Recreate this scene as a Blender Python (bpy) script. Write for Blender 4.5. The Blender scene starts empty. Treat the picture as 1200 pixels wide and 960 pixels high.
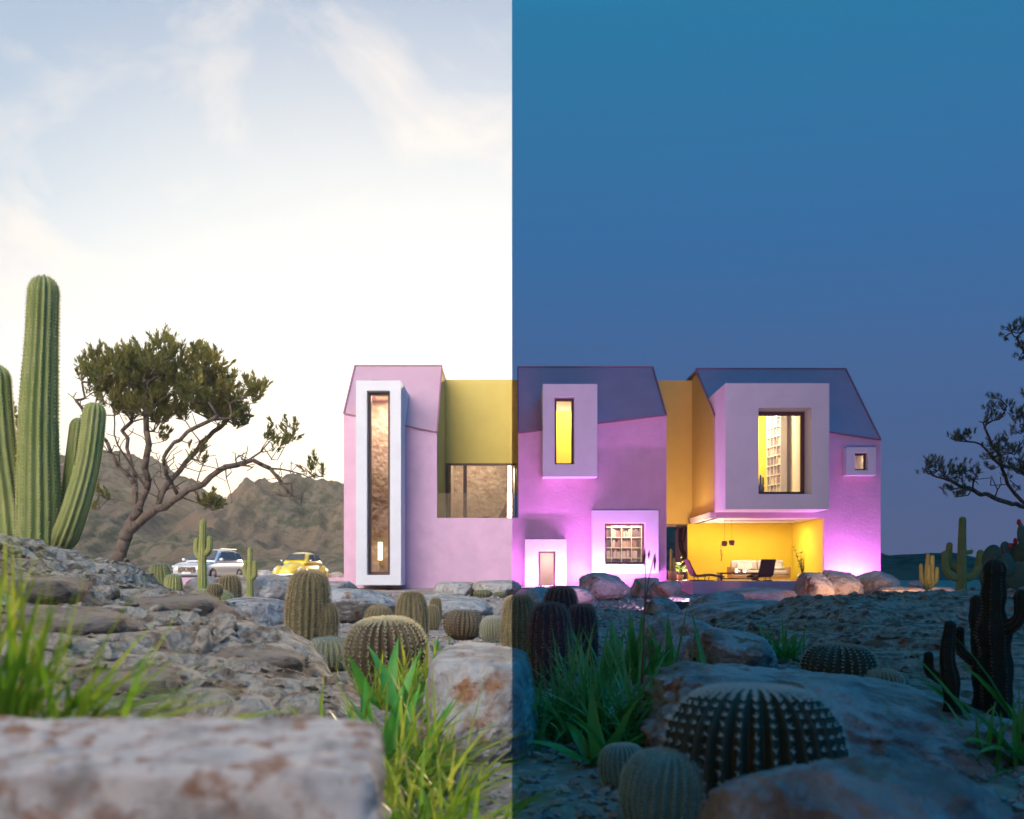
import bpy, bmesh, math, random
from mathutils import Vector, Matrix, noise
from mathutils.geometry import tessellate_polygon
R = math.radians
sc = bpy.context.scene
COL = sc.collection
ZC = 1.0            # camera height
HAZE = .0006
F = 1200.0          # focal length in photo pixels
random.seed(7)

# ------------------------------------------------------------------ helpers
def gx(px, Y): return (px - 600.0) * Y / F
def gz(py, Y): return ZC + (672.0 - py) * Y / F
def P(px, py, Y): return Vector((gx(px, Y), Y, gz(py, Y)))

def lerp_tab(tab, x):
    if x <= tab[0][0]: return tab[0][1]
    for (a, va), (b, vb) in zip(tab, tab[1:]):
        if x <= b:
            t = (x - a) / (b - a); t = t * t * (3 - 2 * t)
            return va + (vb - va) * t
    return tab[-1][1]

GT = [(-40, -1.0), (0, -.95), (5, -.92), (8, -.86), (10, -.81), (12, -.79), (15, -.77), (20, -.74), (25, -.74), (30, -.75), (38, -.80), (41.6, -.62), (44, -.52), (60, -.45), (90, -.45)]
def ground(x, y): return ZC + lerp_tab(GT, y)

def solveY(yb):
    a, b = 2.0, 45.0
    for _ in range(40):
        m = (a + b) / 2
        if (yb - 672) * m / F < ZC - ground(0, m): a = m
        else: b = m
    return a
def new_obj(name, me, parent=None):
    o = bpy.data.objects.new(name, me); COL.objects.link(o)
    if parent is not None: o.parent = parent
    return o

def tag(o, label=None, cat=None, group=None, kind=None):
    if label: o['label'] = label
    if cat: o['category'] = cat
    if group: o['group'] = group
    if kind: o['kind'] = kind
    return o

def empty(name, loc, label, cat, group=None, rz=0.0):
    o = bpy.data.objects.new(name, None); COL.objects.link(o)
    o.location = loc; o.rotation_euler = (0, 0, rz)
    return tag(o, label, cat, group)

class MB:
    """collects geometry in plain lists"""
    def __init__(s): s.v = []; s.f = []
    def add(s, vs, fs):
        b = len(s.v); s.v.extend([tuple(v) for v in vs]); s.f.extend([tuple(b + i for i in f) for f in fs]); return s
    def box(s, x0, x1, y0, y1, z0, z1, M=None):
        vs = [Vector((x, y, z)) for x in (x0, x1) for y in (y0, y1) for z in (z0, z1)]
        if M is not None: vs = [M @ v for v in vs]
        return s.add(vs, [(0, 1, 3, 2), (4, 6, 7, 5), (0, 4, 5, 1), (2, 3, 7, 6), (0, 2, 6, 4), (1, 5, 7, 3)])
    def prism(s, poly, off):
        """extrude a 3D polygon by off"""
        n = len(poly); off = Vector(off)
        a = [Vector(p) for p in poly]; b = [p + off for p in a]
        return s.add(a + b, [tuple(range(n)), tuple(range(2 * n - 1, n - 1, -1))] + [(i, i + n, (i + 1) % n + n, (i + 1) % n) for i in range(n)])
    def plate(s, outer, holes, axis_pt, off):
        """polygon with holes; outer/holes in 2D, axis_pt maps 2D to 3D, off thickness vector"""
        loops = [[Vector((p[0], p[1], 0)) for p in outer]] + [[Vector((p[0], p[1], 0)) for p in h] for h in holes]
        tris = tessellate_polygon(loops)
        flat = [p for l in loops for p in l]
        a = [axis_pt(p.x, p.y) for p in flat]; off = Vector(off); b = [p + off for p in a]; n = len(flat)
        fs = [tuple(t) for t in tris] + [tuple(i + n for i in reversed(t)) for t in tris]
        k = 0
        for l in loops:
            m = len(l)
            for i in range(m):
                fs.append((k + i, k + i + n, k + (i + 1) % m + n, k + (i + 1) % m))
            k += m
        return s.add(a + b, fs)
    def tube(s, pts, rad, sides=6, cap=True):
        pts = [Vector(p) for p in pts]; n = len(pts); up = Vector((0, 0, 1)); vs = []
        ref = None
        for i, p in enumerate(pts):
            t = (pts[min(i + 1, n - 1)] - pts[max(i - 1, 0)])
            if t.length < 1e-9: t = up.copy()
            t.normalize()
            if ref is None:
                ref = t.orthogonal().normalized()
            ref = (ref - t * ref.dot(t))
            if ref.length < 1e-6: ref = t.orthogonal()
            ref.normalize(); bi = t.cross(ref)
            r = rad[i] if hasattr(rad, '__len__') else rad
            for k in range(sides):
                a = 2 * math.pi * k / sides
                vs.append(p + (ref * math.cos(a) + bi * math.sin(a)) * r)
        fs = []
        for i in range(n - 1):
            for k in range(sides):
                k2 = (k + 1) % sides
                fs.append((i * sides + k, i * sides + k2, (i + 1) * sides + k2, (i + 1) * sides + k))
        if cap:
            fs.append(tuple(range(sides - 1, -1, -1))); fs.append(tuple((n - 1) * sides + k for k in range(sides)))
        return s.add(vs, fs)
    def ball(s, c, rx, ry, rz, seg=12, rings=8, M=None):
        vs = [Vector((0, 0, -1))]; fs = []
        for j in range(1, rings):
            a = math.pi * j / rings
            for i in range(seg):
                b = 2 * math.pi * i / seg
                vs.append(Vector((math.sin(a) * math.cos(b), math.sin(a) * math.sin(b), -math.cos(a))))
        vs.append(Vector((0, 0, 1)))
        for i in range(seg):
            fs.append((0, 1 + (i + 1) % seg, 1 + i))
            fs.append((len(vs) - 1, 1 + (rings - 2) * seg + i, 1 + (rings - 2) * seg + (i + 1) % seg))
        for j in range(rings - 2):
            for i in range(seg):
                a = 1 + j * seg + i; b = 1 + j * seg + (i + 1) % seg
                fs.append((a, b, b + seg, a + seg))
        c = Vector(c)
        out = []
        for v in vs:
            w = Vector((v.x * rx, v.y * ry, v.z * rz))
            if M is not None: w = M @ w
            out.append(w + c)
        return s.add(out, fs)
    def lathe(s, c, prof, seg=16):
        c = Vector(c); vs = []; fs = []
        for (r, z) in prof:
            for i in range(seg):
                a = 2 * math.pi * i / seg
                vs.append(c + Vector((r * math.cos(a), r * math.sin(a), z)))
        for j in range(len(prof) - 1):
            for i in range(seg):
                i2 = (i + 1) % seg
                fs.append((j * seg + i, j * seg + i2, (j + 1) * seg + i2, (j + 1) * seg + i))
        return s.add(vs, fs)
    def build(s, name, mat, parent=None, smooth=False, fix=False, world=False):
        me = bpy.data.meshes.new(name)
        vs = s.v
        if world and parent is not None:      # geometry given in world space under a parent with a transform
            Mi = (Matrix.Translation(parent.location) @ parent.rotation_euler.to_matrix().to_4x4()).inverted()
            vs = [tuple(Mi @ Vector(v)) for v in vs]
        me.from_pydata(vs, [], s.f)
        if isinstance(mat, (list, tuple)):
            for m in mat: me.materials.append(m)
        else: me.materials.append(mat)
        if fix:
            bm = bmesh.new(); bm.from_mesh(me); bmesh.ops.recalc_face_normals(bm, faces=bm.faces); bm.to_mesh(me); bm.free()
        if smooth:
            me.polygons.foreach_set('use_smooth', [True] * len(me.polygons))
        me.update()
        return new_obj(name, me, parent)

def bevel(o, w, seg=2):
    bm = bmesh.new(); bm.from_mesh(o.data)
    bmesh.ops.recalc_face_normals(bm, faces=bm.faces)
    es = [e for e in bm.edges if len(e.link_faces) == 2 and e.calc_face_angle(0) > .5]
    bmesh.ops.bevel(bm, geom=es, offset=w, segments=seg, affect='EDGES', profile=.5)
    bm.to_mesh(o.data); bm.free(); return o

def copy_tree(o, parent=None):
    c = o.copy(); COL.objects.link(c)
    if parent is not None: c.parent = parent
    for ch in list(o.children): copy_tree(ch, c)
    return c

# ------------------------------------------------------------------ materials
def nt(m):
    return m.node_tree.nodes, m.node_tree.links
def pbr(name, col, rough=.85, col2=None, scale=4.0, lo=.4, hi=.65, detail=6, bump=0.0, bscale=20.0, bdist=.02,
        col3=None, scale3=9.0, lo3=.55, hi3=.7, trans=0.0, metal=0.0, coat=0.0, spec=.3, bdetail=8, stretch=None, vor=0.0, vscale=6.0):
    m = bpy.data.materials.new(name); m.use_nodes = True
    N, L = nt(m); b = N['Principled BSDF']
    b.inputs['Base Color'].default_value = (*col, 1); b.inputs['Roughness'].default_value = rough
    b.inputs['Metallic'].default_value = metal; b.inputs['Coat Weight'].default_value = coat
    b.inputs['Specular IOR Level'].default_value = spec
    tc = N.new('ShaderNodeTexCoord'); vec = tc.outputs['Object']
    if stretch:
        mp = N.new('ShaderNodeMapping'); mp.inputs['Scale'].default_value = stretch
        L.new(vec, mp.inputs['Vector']); vec = mp.outputs['Vector']
    cur = None
    def layer(prev, c, sc_, lo_, hi_, seed):
        n = N.new('ShaderNodeTexNoise'); n.noise_dimensions = '4D'; n.inputs['W'].default_value = seed
        n.inputs['Scale'].default_value = sc_; n.inputs['Detail'].default_value = detail; n.inputs['Roughness'].default_value = .62
        L.new(vec, n.inputs['Vector'])
        r = N.new('ShaderNodeMapRange'); r.inputs['From Min'].default_value = lo_; r.inputs['From Max'].default_value = hi_
        L.new(n.outputs['Fac'], r.inputs['Value'])
        x = N.new('ShaderNodeMix'); x.data_type = 'RGBA'
        if prev is None: x.inputs[6].default_value = (*col, 1)
        else: L.new(prev, x.inputs[6])
        x.inputs[7].default_value = (*c, 1); L.new(r.outputs['Result'], x.inputs[0])
        return x.outputs[2]
    if col2: cur = layer(cur, col2, scale, lo, hi, 1.3)
    if col3: cur = layer(cur, col3, scale3, lo3, hi3, 7.7)
    if cur is not None: L.new(cur, b.inputs['Base Color'])
    if bump:
        n = N.new('ShaderNodeTexNoise'); n.inputs['Scale'].default_value = bscale; n.inputs['Detail'].default_value = bdetail
        n.inputs['Roughness'].default_value = .65
        L.new(vec, n.inputs['Vector']); h = n.outputs['Fac']
        if vor:
            v = N.new('ShaderNodeTexVoronoi'); v.inputs['Scale'].default_value = vscale; v.feature = 'F1'
            L.new(vec, v.inputs['Vector'])
            a = N.new('ShaderNodeMath'); a.operation = 'MULTIPLY_ADD'; a.inputs[1].default_value = vor
            L.new(v.outputs['Distance'], a.inputs[0]); L.new(h, a.inputs[2]); h = a.outputs[0]
        bp = N.new('ShaderNodeBump'); bp.inputs['Strength'].default_value = bump; bp.inputs['Distance'].default_value = bdist
        L.new(h, bp.inputs['Height']); L.new(bp.outputs['Normal'], b.inputs['Normal'])
    if trans:
        t = N.new('ShaderNodeBsdfTranslucent'); mx = N.new('ShaderNodeMixShader'); mx.inputs[0].default_value = trans
        out = N['Material Output']
        if cur is not None: L.new(cur, t.inputs['Color'])
        else: t.inputs['Color'].default_value = (*col, 1)
        L.new(b.outputs[0], mx.inputs[1]); L.new(t.outputs[0], mx.inputs[2]); L.new(mx.outputs[0], out.inputs['Surface'])
    return m

def glass(name, tint=(1, 1, 1), refl=.12, rough=0.0):
    m = bpy.data.materials.new(name); m.use_nodes = True; N, L = nt(m); N.remove(N['Principled BSDF'])
    t = N.new('ShaderNodeBsdfTransparent'); t.inputs['Color'].default_value = (*tint, 1)
    g = N.new('ShaderNodeBsdfGlossy'); g.inputs['Roughness'].default_value = rough
    f = N.new('ShaderNodeFresnel'); f.inputs['IOR'].default_value = 1.5
    a = N.new('ShaderNodeMath'); a.operation = 'ADD'; a.use_clamp = True; a.inputs[1].default_value = refl
    mx = N.new('ShaderNodeMixShader')
    L.new(f.outputs[0], a.inputs[0]); L.new(a.outputs[0], mx.inputs[0]); L.new(t.outputs[0], mx.inputs[1]); L.new(g.outputs[0], mx.inputs[2])
    L.new(mx.outputs[0], N['Material Output'].inputs['Surface'])
    return m

def emit(name, col, s):
    m = bpy.data.materials.new(name); m.use_nodes = True; N, L = nt(m)
    b = N['Principled BSDF']; b.inputs['Base Color'].default_value = (.8, .8, .8, 1)
    b.inputs['Emission Color'].default_value = (*col, 1); b.inputs['Emission Strength'].default_value = s
    return m

M = {}
M['rock'] = pbr('limestone', (.50, .48, .45), .92, (.27, .24, .22), 3.2, .45, .62, bump=1.0, bscale=14, bdist=.07,
                col3=(.34, .17, .09), scale3=5.5, lo3=.56, hi3=.66, vor=.5, vscale=14)
M['rock_far'] = pbr('limestone_far', (.52, .48, .44), .92, (.34, .29, .25), 1.6, .42, .62, bump=1.0, bscale=6, bdist=.16,
                col3=(.36, .18, .10), scale3=2.2, lo3=.55, hi3=.63, vor=.5, vscale=5)
M['rock_gray'] = pbr('grey_rock', (.43, .385, .32), .95, (.18, .135, .095), 7.0, .46, .58, detail=10, bump=1.0, bscale=16, bdist=.08,
                col3=(.30, .20, .13), scale3=1.3, lo3=.5, hi3=.68, vor=.6, vscale=18)
M['rock_brown'] = pbr('brown_slab', (.25, .20, .155), .95, (.13, .10, .08), 5, .45, .6, detail=10, bump=1.0, bscale=16, bdist=.05, stretch=(1, 1, 3))
M['rock_front'] = pbr('spotted_stone', (.43, .385, .355), .9, (.24, .13, .085), 17, .50, .62, bump=.8, bscale=22, bdist=.02,
                col3=(.20, .175, .16), scale3=9, lo3=.48, hi3=.64)
M['ground'] = pbr('desert_soil', (.33, .26, .20), .97, (.22, .17, .14), 1.6, .4, .6, bump=.8, bscale=22, bdist=.03,
                col3=(.42, .36, .31), scale3=14, lo3=.5, hi3=.62)
M['gravel'] = pbr('gravel_stone', (.34, .31, .28), .95, (.2, .17, .15), 3, bump=.4, bscale=30, bdist=.01)
M['hill'] = pbr('hill_scrub', (.135, .105, .07), .97, (.045, .048, .026), .7, .45, .55, detail=12, bump=.8, bscale=1.0, bdist=.6,
                col3=(.15, .10, .065), scale3=.05, lo3=.52, hi3=.62)
M['sandstone'] = pbr('sandstone_slope', (.60, .42, .30), .95, (.34, .22, .15), .12, .42, .6, detail=12, bump=.8, bscale=.5, bdist=1.0, col3=(.62, .55, .45), scale3=.3, lo3=.52, hi3=.66)
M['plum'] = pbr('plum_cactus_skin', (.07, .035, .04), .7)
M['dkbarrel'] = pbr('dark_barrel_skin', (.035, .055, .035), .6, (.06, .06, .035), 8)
M['brbarrel'] = pbr('brown_barrel_skin', (.10, .065, .035), .6, (.12, .09, .05), 8)
M['cactus'] = pbr('cactus_skin', (.085, .095, .04), .6, (.12, .115, .055), 6, bump=.3, bscale=40, bdist=.004)
M['cactus_tan'] = pbr('tan_cactus_skin', (.13, .115, .055), .7, (.20, .16, .08), 6, bump=.3, bscale=40, bdist=.004)
M['saguaro'] = pbr('saguaro_skin', (.27, .31, .085), .6, (.37, .37, .14), 5, .4, .7, bump=.35, bscale=35, bdist=.006,
                   col3=(.20, .13, .07), scale3=1.7, lo3=.66, hi3=.72)
M['saguaro_small'] = pbr('saguaro_green', (.24, .26, .07), .6, (.33, .31, .10), 5, bump=.3, bscale=35, bdist=.006)
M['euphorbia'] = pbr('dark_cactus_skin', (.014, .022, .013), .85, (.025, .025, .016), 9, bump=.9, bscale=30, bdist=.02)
M['pad'] = pbr('pad_skin', (.07, .12, .08), .6, (.10, .13, .07), 8, bump=.3, bscale=30, bdist=.004)
M['fruit'] = pbr('pear_fruit', (.5, .06, .05), .5)
M['spine'] = pbr('spine', (.62, .56, .38), .7, trans=.45)
M['spine_gray'] = pbr('spine_pale', (.58, .56, .46), .7, trans=.4)
M['spine_frost'] = pbr('spine_frost', (.62, .72, .66), .7, trans=.3)
M['palebarrel'] = pbr('pale_barrel_skin', (.19, .185, .10), .7, (.25, .235, .14), 7, bump=.3, bscale=40, bdist=.004)
M['frostbarrel'] = pbr('frosty_barrel_skin', (.13, .22, .17), .7, (.20, .30, .24), 7, bump=.3, bscale=40, bdist=.004)
M['spine_red'] = pbr('spine_dark', (.36, .22, .17), .7, trans=.3)
M['spine_brown'] = pbr('spine_tan', (.55, .42, .24), .7, trans=.45)
M['bark'] = pbr('bark', (.13, .095, .075), .9, (.22, .16, .12), 8, bump=.9, bscale=14, bdist=.04, stretch=(3, 3, 1))
M['leaf_tree'] = pbr('tree_leaves', (.19, .20, .06), .55, (.32, .27, .07), 1.2, trans=.55)
M['leaf_pine'] = pbr('pine_needles', (.20, .17, .10), .7, (.26, .20, .13), 1.2, trans=.3)
M['grass'] = pbr('grass_blade', (.12, .26, .02), .45, (.34, .38, .04), 5, .4, .6, trans=.5, col3=(.42, .32, .12), scale3=11, lo3=.58, hi3=.66)
M['grass_dk'] = pbr('grass_blade_dark', (.08, .30, .05), .35, (.20, .38, .12), 5, .4, .6, trans=.35)
M['agave'] = pbr('broad_leaf', (.05, .24, .04), .3, (.12, .34, .05), 3, trans=.3)
M['stalk'] = pbr('dry_stalk', (.22, .10, .06), .7)
M['pink'] = pbr('pink_stucco', (.69, .42, .55), .9, (.60, .35, .48), 1.6, .35, .7, detail=10, bump=.5, bscale=9, bdist=.04, col3=(.55, .36, .45), scale3=.7, lo3=.5, hi3=.72)
M['lav'] = pbr('lavender_roof', (.49, .30, .37), .8, (.44, .26, .33), 1.0, .35, .7, bump=.15, bscale=5, bdist=.02)
M['trim'] = pbr('plum_trim', (.30, .11, .17), .6)
M['white'] = pbr('white_plaster', (.70, .68, .70), .75, (.66, .64, .66), 1.5, bump=.1, bscale=10, bdist=.01)
M['yellow'] = pbr('yellow_stucco', (.66, .50, .13), .9, (.62, .46, .115), 1.3, .35, .7, bump=.3, bscale=7, bdist=.02)
M['yellow2'] = pbr('yellow_paint', (.85, .66, .05), .8, (.82, .62, .04), 1.3, bump=.08, bscale=7, bdist=.02)
M['cream'] = pbr('cream_paint', (.74, .66, .52), .8, bump=.05, bscale=8)
M['frame'] = pbr('bronze_frame', (.11, .06, .05), .45, metal=.3)
M['pane'] = glass('window_glass', (1, 1, 1), .02)
M['pane_day'] = glass('mirror_window_glass', (.95, .93, .9), .10)
M['reflection_wall'] = pbr('painted_rock_reflection', (.55, .45, .39), .95, (.42, .31, .26), 2.2, .42, .6, detail=12, bump=1.0, bscale=4, bdist=.12, col3=(.70, .60, .50), scale3=3.5, lo3=.52, hi3=.66, vor=.6, vscale=5)  # rock reflection put into the wall colour behind the day panes
M['pane_bal'] = glass('balustrade_glass', (.95, .95, .93), .08)
M['book'] = pbr('book_covers', (.36, .22, .2), .7, (.62, .55, .45), 30, .45, .5, detail=0, stretch=(3, 1, .4))
M['wood'] = pbr('floor_wood', (.45, .28, .17), .5, (.38, .22, .13), 3, stretch=(1, 9, 1))
M['brown'] = pbr('brown_fabric', (.17, .08, .07), .85, bump=.3, bscale=80, bdist=.003)
M['sofa'] = pbr('cream_fabric', (.55, .50, .42), .9, bump=.3, bscale=60, bdist=.003)
M['rattan'] = pbr('rattan', (.45, .28, .12), .7, bump=.8, bscale=60, bdist=.01)
M['dark'] = pbr('dark_metal', (.05, .045, .04), .4, metal=.5)
M['pot'] = pbr('clay_pot', (.5, .33, .22), .8)
M['plant'] = pbr('house_leaves', (.14, .24, .04), .5, trans=.4)
M['silver'] = pbr('silver_paint', (.62, .63, .66), .22, metal=.55, coat=1, spec=.5)
M['carbody'] = pbr('yellow_car_paint', (.80, .60, .03), .25, coat=1, spec=.5)
M['carglass'] = pbr('car_glass', (.03, .035, .045), .04, spec=.9, coat=.6)
M['tyre'] = pbr('rubber', (.02, .02, .02), .8)
M['chrome'] = pbr('chrome', (.75, .75, .75), .12, metal=1)
M['lens'] = pbr('headlight_lens', (.7, .72, .75), .08, spec=.8, coat=1)
M['grille'] = pbr('grille_black', (.02, .02, .022), .35)
M['plate'] = pbr('number_plate', (.7, .7, .68), .5)
M['red_lens'] = pbr('tail_lens', (.4, .02, .02), .2)
M['road'] = pbr('drive_paving', (.34, .29, .25), .9, (.28, .24, .21), 2, bump=.3, bscale=20)
M['lampcase'] = pbr('lamp_case', (.12, .12, .12), .4, metal=.6)
M['glow_magenta'] = emit('magenta_led', (.74, .3, 1.0), 3)
M['glow_pink'] = emit('added_pink_flood', (1, .6, .86), 4)
M['glow_warm'] = emit('warm_lamp', (1, .75, .4), 8)

# ------------------------------------------------------------------ terrain
def fbm(x, y, z, o=5, h=.55):
    v = 0; a = 1; s = 0
    for i in range(o):
        v += a * noise.noise(Vector((x, y, z))); s += a; a *= h; x *= 2.03; y *= 2.03; z *= 2.03
    return v / s
def ridged(x, y, z, o=5):
    v = 0; a = 1; s = 0
    for i in range(o):
        v += a * (1 - 2 * abs(noise.noise(Vector((x, y, z))))); s += a; a *= .5; x *= 2.07; y *= 2.07; z *= 2.07
    return v / s

def rowsY():
    ys = [-400, -200, -120, -80, -50, -30, -20, -12, -8, -5, -3, -1.5, 0, .8]
    y = 1.2
    while y < 60: ys.append(y); y *= 1.018
    while y < 4000: ys.append(y); y *= 1.09
    ys.append(4200); return ys
def make_ground(sign):
    ts = [0]; t = 0
    while t < .75: t += .006; ts.append(t)
    st = .012
    while t < 14: st *= 1.35; t += st; ts.append(t)
    ys = rowsY(); vs = []; fs = []
    for y in ys:
        w = max(y, 0) + 3
        if y < 0: w = 3 + abs(y) * .5
        for t in ts:
            x = sign * t * w
            z = ground(x, y)
            if -2 < y < 60:
                z += .05 * fbm(x * .5, y * .5, 3) + .035 * fbm(x * 2.5, y * 2.5, 8, 4) + .02 * abs(noise.noise(Vector((x * 9, y * 9, 1))))
                if y > 38: z = z * (60 - y) / 22 + ground(x, y) * (y - 38) / 22 if y < 60 else z
            vs.append((x, y, z))
    n = len(ts)
    for j in range(len(ys) - 1):
        for i in range(n - 1):
            q = (j * n + i, j * n + i + 1, (j + 1) * n + i + 1, (j + 1) * n + i)
            fs.append(q if sign > 0 else q[::-1])
    mb = MB(); mb.add(vs, fs); o = mb.build('ground', M['ground'], smooth=True); o['kind'] = 'structure'; return o
make_ground(-1); make_ground(1)

# hills behind the house; profile in photo pixels
HP = [(-500, 570), (-250, 560), (-100, 570), (0, 572), (60, 566), (100, 548), (140, 541), (175, 548), (215, 570), (250, 590), (290, 616), (314, 628), (335, 616), (365, 594), (400, 584), (440, 590), (520, 600), (600, 612), (700, 622), (850, 645), (950, 668), (1035, 674), (1075, 680), (1110, 690), (1400, 700)]
HY = 200.0
def hill_mesh(sign):
    vs = []; fs = []
    pxs = [600 + sign * i * 2.2 for i in range(0, 440 if sign < 0 else 260)]
    rows = 130
    for px in pxs:
        pk = lerp_tab(HP, px)
        for j in range(rows):
            t = j / (rows - 1)
            Y = 64 + 256 * t
            x = gx(px, HY) * (.75 + .25 * Y / HY)
            if sign * x < 0: x = 0
            H = (672 - pk) * HY / F + .55
            u = (Y - 64) / (HY - 64)
            prof = u ** 1.35 if u < 1 else max(0, 1 - (u - 1) * 1.2)
            prof = prof if u > 0 else 0
            k = ridged(x * .018 + 4, Y * .014, 2.2, 5)
            amp = min(1, max(0, H / 10))
            z = ZC - .47 + H * prof * (1 if u >= .9 and u < 1.05 else 1) + amp * (k - .25) * 9.0 * (math.sin(math.pi * min(1, u) ) ** 1 if u < 1 else 0) + amp * (3.6 * (ridged(x * .07, Y * .06, 5, 6) - .25) + 1.6 * fbm(x * .4, Y * .4, 2, 4)) * min(1, u * 3)
            if px == 600: x = 0
            vs.append((x, Y, max(z, ZC - .9)))
    for i in range(len(pxs) - 1):
        for j in range(rows - 1):
            q = (i * rows + j, i * rows + j + 1, (i + 1) * rows + j + 1, (i + 1) * rows + j)
            fs.append(q if sign < 0 else q[::-1])
    mb = MB(); mb.add(vs, fs); o = mb.build('hills', M['hill'], smooth=True, fix=True); o['kind'] = 'structure'; return o
hill_mesh(-1); hill_mesh(1)
# rocky slope behind the viewer on the day side (mirrored in the window panes)
def slope_behind():
    vs = []; fs = []; nx = 60; ny = 34
    for i in range(nx):
        x = -.5 - 200 * i / (nx - 1)
        for j in range(ny):
            y = -16 - 33 * j / (ny - 1); u = j / (ny - 1)
            vs.append((x, y, ZC - 1.2 + 25 * u ** .8 * (1 + .3 * fbm(x * .03, 3, 1, 3)) + 2.5 * (ridged(x * .1, y * .1, 9) - .2) * min(1, u * 4)))
    for i in range(nx - 1):
        for j in range(ny - 1):
            fs.append((i * ny + j, i * ny + j + 1, (i + 1) * ny + j + 1, (i + 1) * ny + j))
    mb = MB(); mb.add(vs, fs); o = mb.build('hills', M['sandstone'], smooth=True, fix=True); o['kind'] = 'structure'
slope_behind()

# ------------------------------------------------------------------ rocks
def rock(px0, px1, yt, yb, Y, depth, seed, label, mat='rock', name='boulder', roll=0.0, flat=.5, sub=5, rough=.085, group=None, power=.75, nplanes=16, zrel=None, boxy=False):
    rnd = random.Random(seed)
    bm = bmesh.new(); bmesh.ops.create_icosphere(bm, subdivisions=sub, radius=1)
    planes = []
    for i in range(nplanes):
        v = Vector((rnd.gauss(0, 1), rnd.gauss(0, 1), rnd.gauss(0, .8))).normalized(); planes.append((v, rnd.uniform(.62, .95)))
    planes += [(Vector((rnd.uniform(-.18, .18), rnd.uniform(-.3, 0), 1)).normalized(), flat + .12), (Vector((0, 0, -1)), .6)]
    for sx, sy in ((1, 0), (-1, 0), (0, 1), (0, -1)):
        planes.append((Vector((sx + rnd.uniform(-.2, .2), sy + rnd.uniform(-.2, .2), rnd.uniform(-.1, .4))).normalized(), rnd.uniform(.75, .9)))
    if boxy:
        planes = [(Vector((a + rnd.uniform(-.06, .06), b + rnd.uniform(-.06, .06), c + rnd.uniform(-.04, .04))).normalized(), .62) for a, b, c in ((1, 0, 0), (-1, 0, 0), (0, 1, 0), (0, -1, 0), (0, 0, 1), (0, 0, -1))]
        for _ in range(5): planes.append((Vector((rnd.choice((-1, 1)), rnd.choice((-1, 1)), rnd.uniform(-.5, 1))).normalized(), rnd.uniform(.86, .95)))
    so = Vector((rnd.uniform(-50, 50), rnd.uniform(-50, 50), rnd.uniform(-50, 50)))
    cx = gx((px0 + px1) / 2, Y); wx = (px1 - px0) * Y / F / 2
    zt, zb = gz(yt, Y), gz(yb, Y)
    if zb > ground(cx, Y) + .02 and zrel is None: zb = ground(cx, Y) - .05
    hz = (zt - zb) / 2
    size = max(wx, depth / 2, hz)
    for v in bm.verts:
        d = v.co.normalized()
        # smooth-min over planes
        acc = 0
        for n_, k in planes:
            c = d.dot(n_)
            if c > .05: acc += (c / k) ** (34 if boxy else 14)
        r = 1.0 / (acc + 1) ** (1 / (34 if boxy else 14))
        q = d * 1.6 + so
        r *= 1 + rough * (1.1 * noise.noise(q * 1.0) + .8 * ridged(q.x * 2.2, q.y * 2.2, q.z * 3.0, 4) - .3) + rough * .35 * noise.noise(q * 9) 
        v.co = d * r
    lo = Vector([min(v.co[i] for v in bm.verts) for i in range(3)]); hi = Vector([max(v.co[i] for v in bm.verts) for i in range(3)])
    for v in bm.verts:
        c = v.co
        u = Vector([(c[i] - lo[i]) / (hi[i] - lo[i]) * 2 - 1 for i in range(3)])
        v.co = Vector((u.x * wx, u.y * depth / 2, u.z * hz))
    # fine layer in real units
    for v in bm.verts:
        q = v.co / size * 4 + so
        n_ = v.co.normalized()
        v.co += n_ * size * .024 * (ridged(q.x, q.y, q.z * 2.2, 5) - .2)
    me = bpy.data.meshes.new(name); bm.to_mesh(me); bm.free()
    me.polygons.foreach_set('use_smooth', [True] * len(me.polygons)); me.materials.append(M[mat])
    o = new_obj(name, me); o.location = (cx, Y + depth * .35, (zt + zb) / 2); o.rotation_euler = (0, R(roll), 0)
    tag(o, label, 'rock', group); return o

G_ = 'limestone boulders scattered in the desert garden'
rock(-420, 446, 872, 1080, 1.5, .36, 11, 'blurred pinkish stone block with rusty spots across the bottom left corner', 'rock_front', 'stone_block', flat=.25, sub=7, rough=.035, boxy=True)
rock(484, 634, 766, 888, 5.0, 1.3, 23, 'large pale boulder beside green grass, crossed by the dusk line', 'rock', flat=.5, sub=6, rough=.05, nplanes=8)
rock(236, 352, 702, 738, 12.5, 1.6, 33, 'pale flat rock just right of the flat green barrel cactus by the silver car', 'rock', flat=.5)
rock(330, 468, 691, 730, 16, 2.4, 34, 'long pale rock behind the tallest hairy column cactus, below the yellow car', 'rock', flat=.5)
rock(207, 262, 675, 703, 27, 1.6, 35, 'brown and white rock beneath the bumper of the silver car', 'rock_far')
rock(250, 352, 674, 706, 25, 2, 36, 'wide rust streaked rock by the smaller green saguaro, against the low pink wall', 'rock_far')
rock(345, 412, 681, 699, 33, 2, 37, 'flat pale rock between the yellow car and the tall white window surround', 'rock_far')
rock(452, 577, 699, 727, 17, 2.5, 38, 'wide flat pale slab behind the dark ribbed barrel cactus near the middle', 'rock', flat=.35)
rock(505, 560, 682, 697, 34, 2, 39, 'low rusty rock at the foot of the pink wall right of the tall window', 'rock_far')
rock(552, 611, 680, 700, 33, 2, 40, 'low rock at the wall foot, crossing from daylight into dusk', 'rock_far')
rock(608, 652, 688, 738, 20, 1.8, 41, 'blue grey rock below the smallest square window on the magenta wall', 'rock', flat=.8)
rock(640, 702, 687, 716, 24, 2, 42, 'rounded low rock between the small square window and the bookcase window', 'rock_far')
rock(680, 740, 671, 706, 28, 2, 43, 'magenta lit pointed boulder below the bookcase window', 'rock_far', flat=.85)
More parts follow.
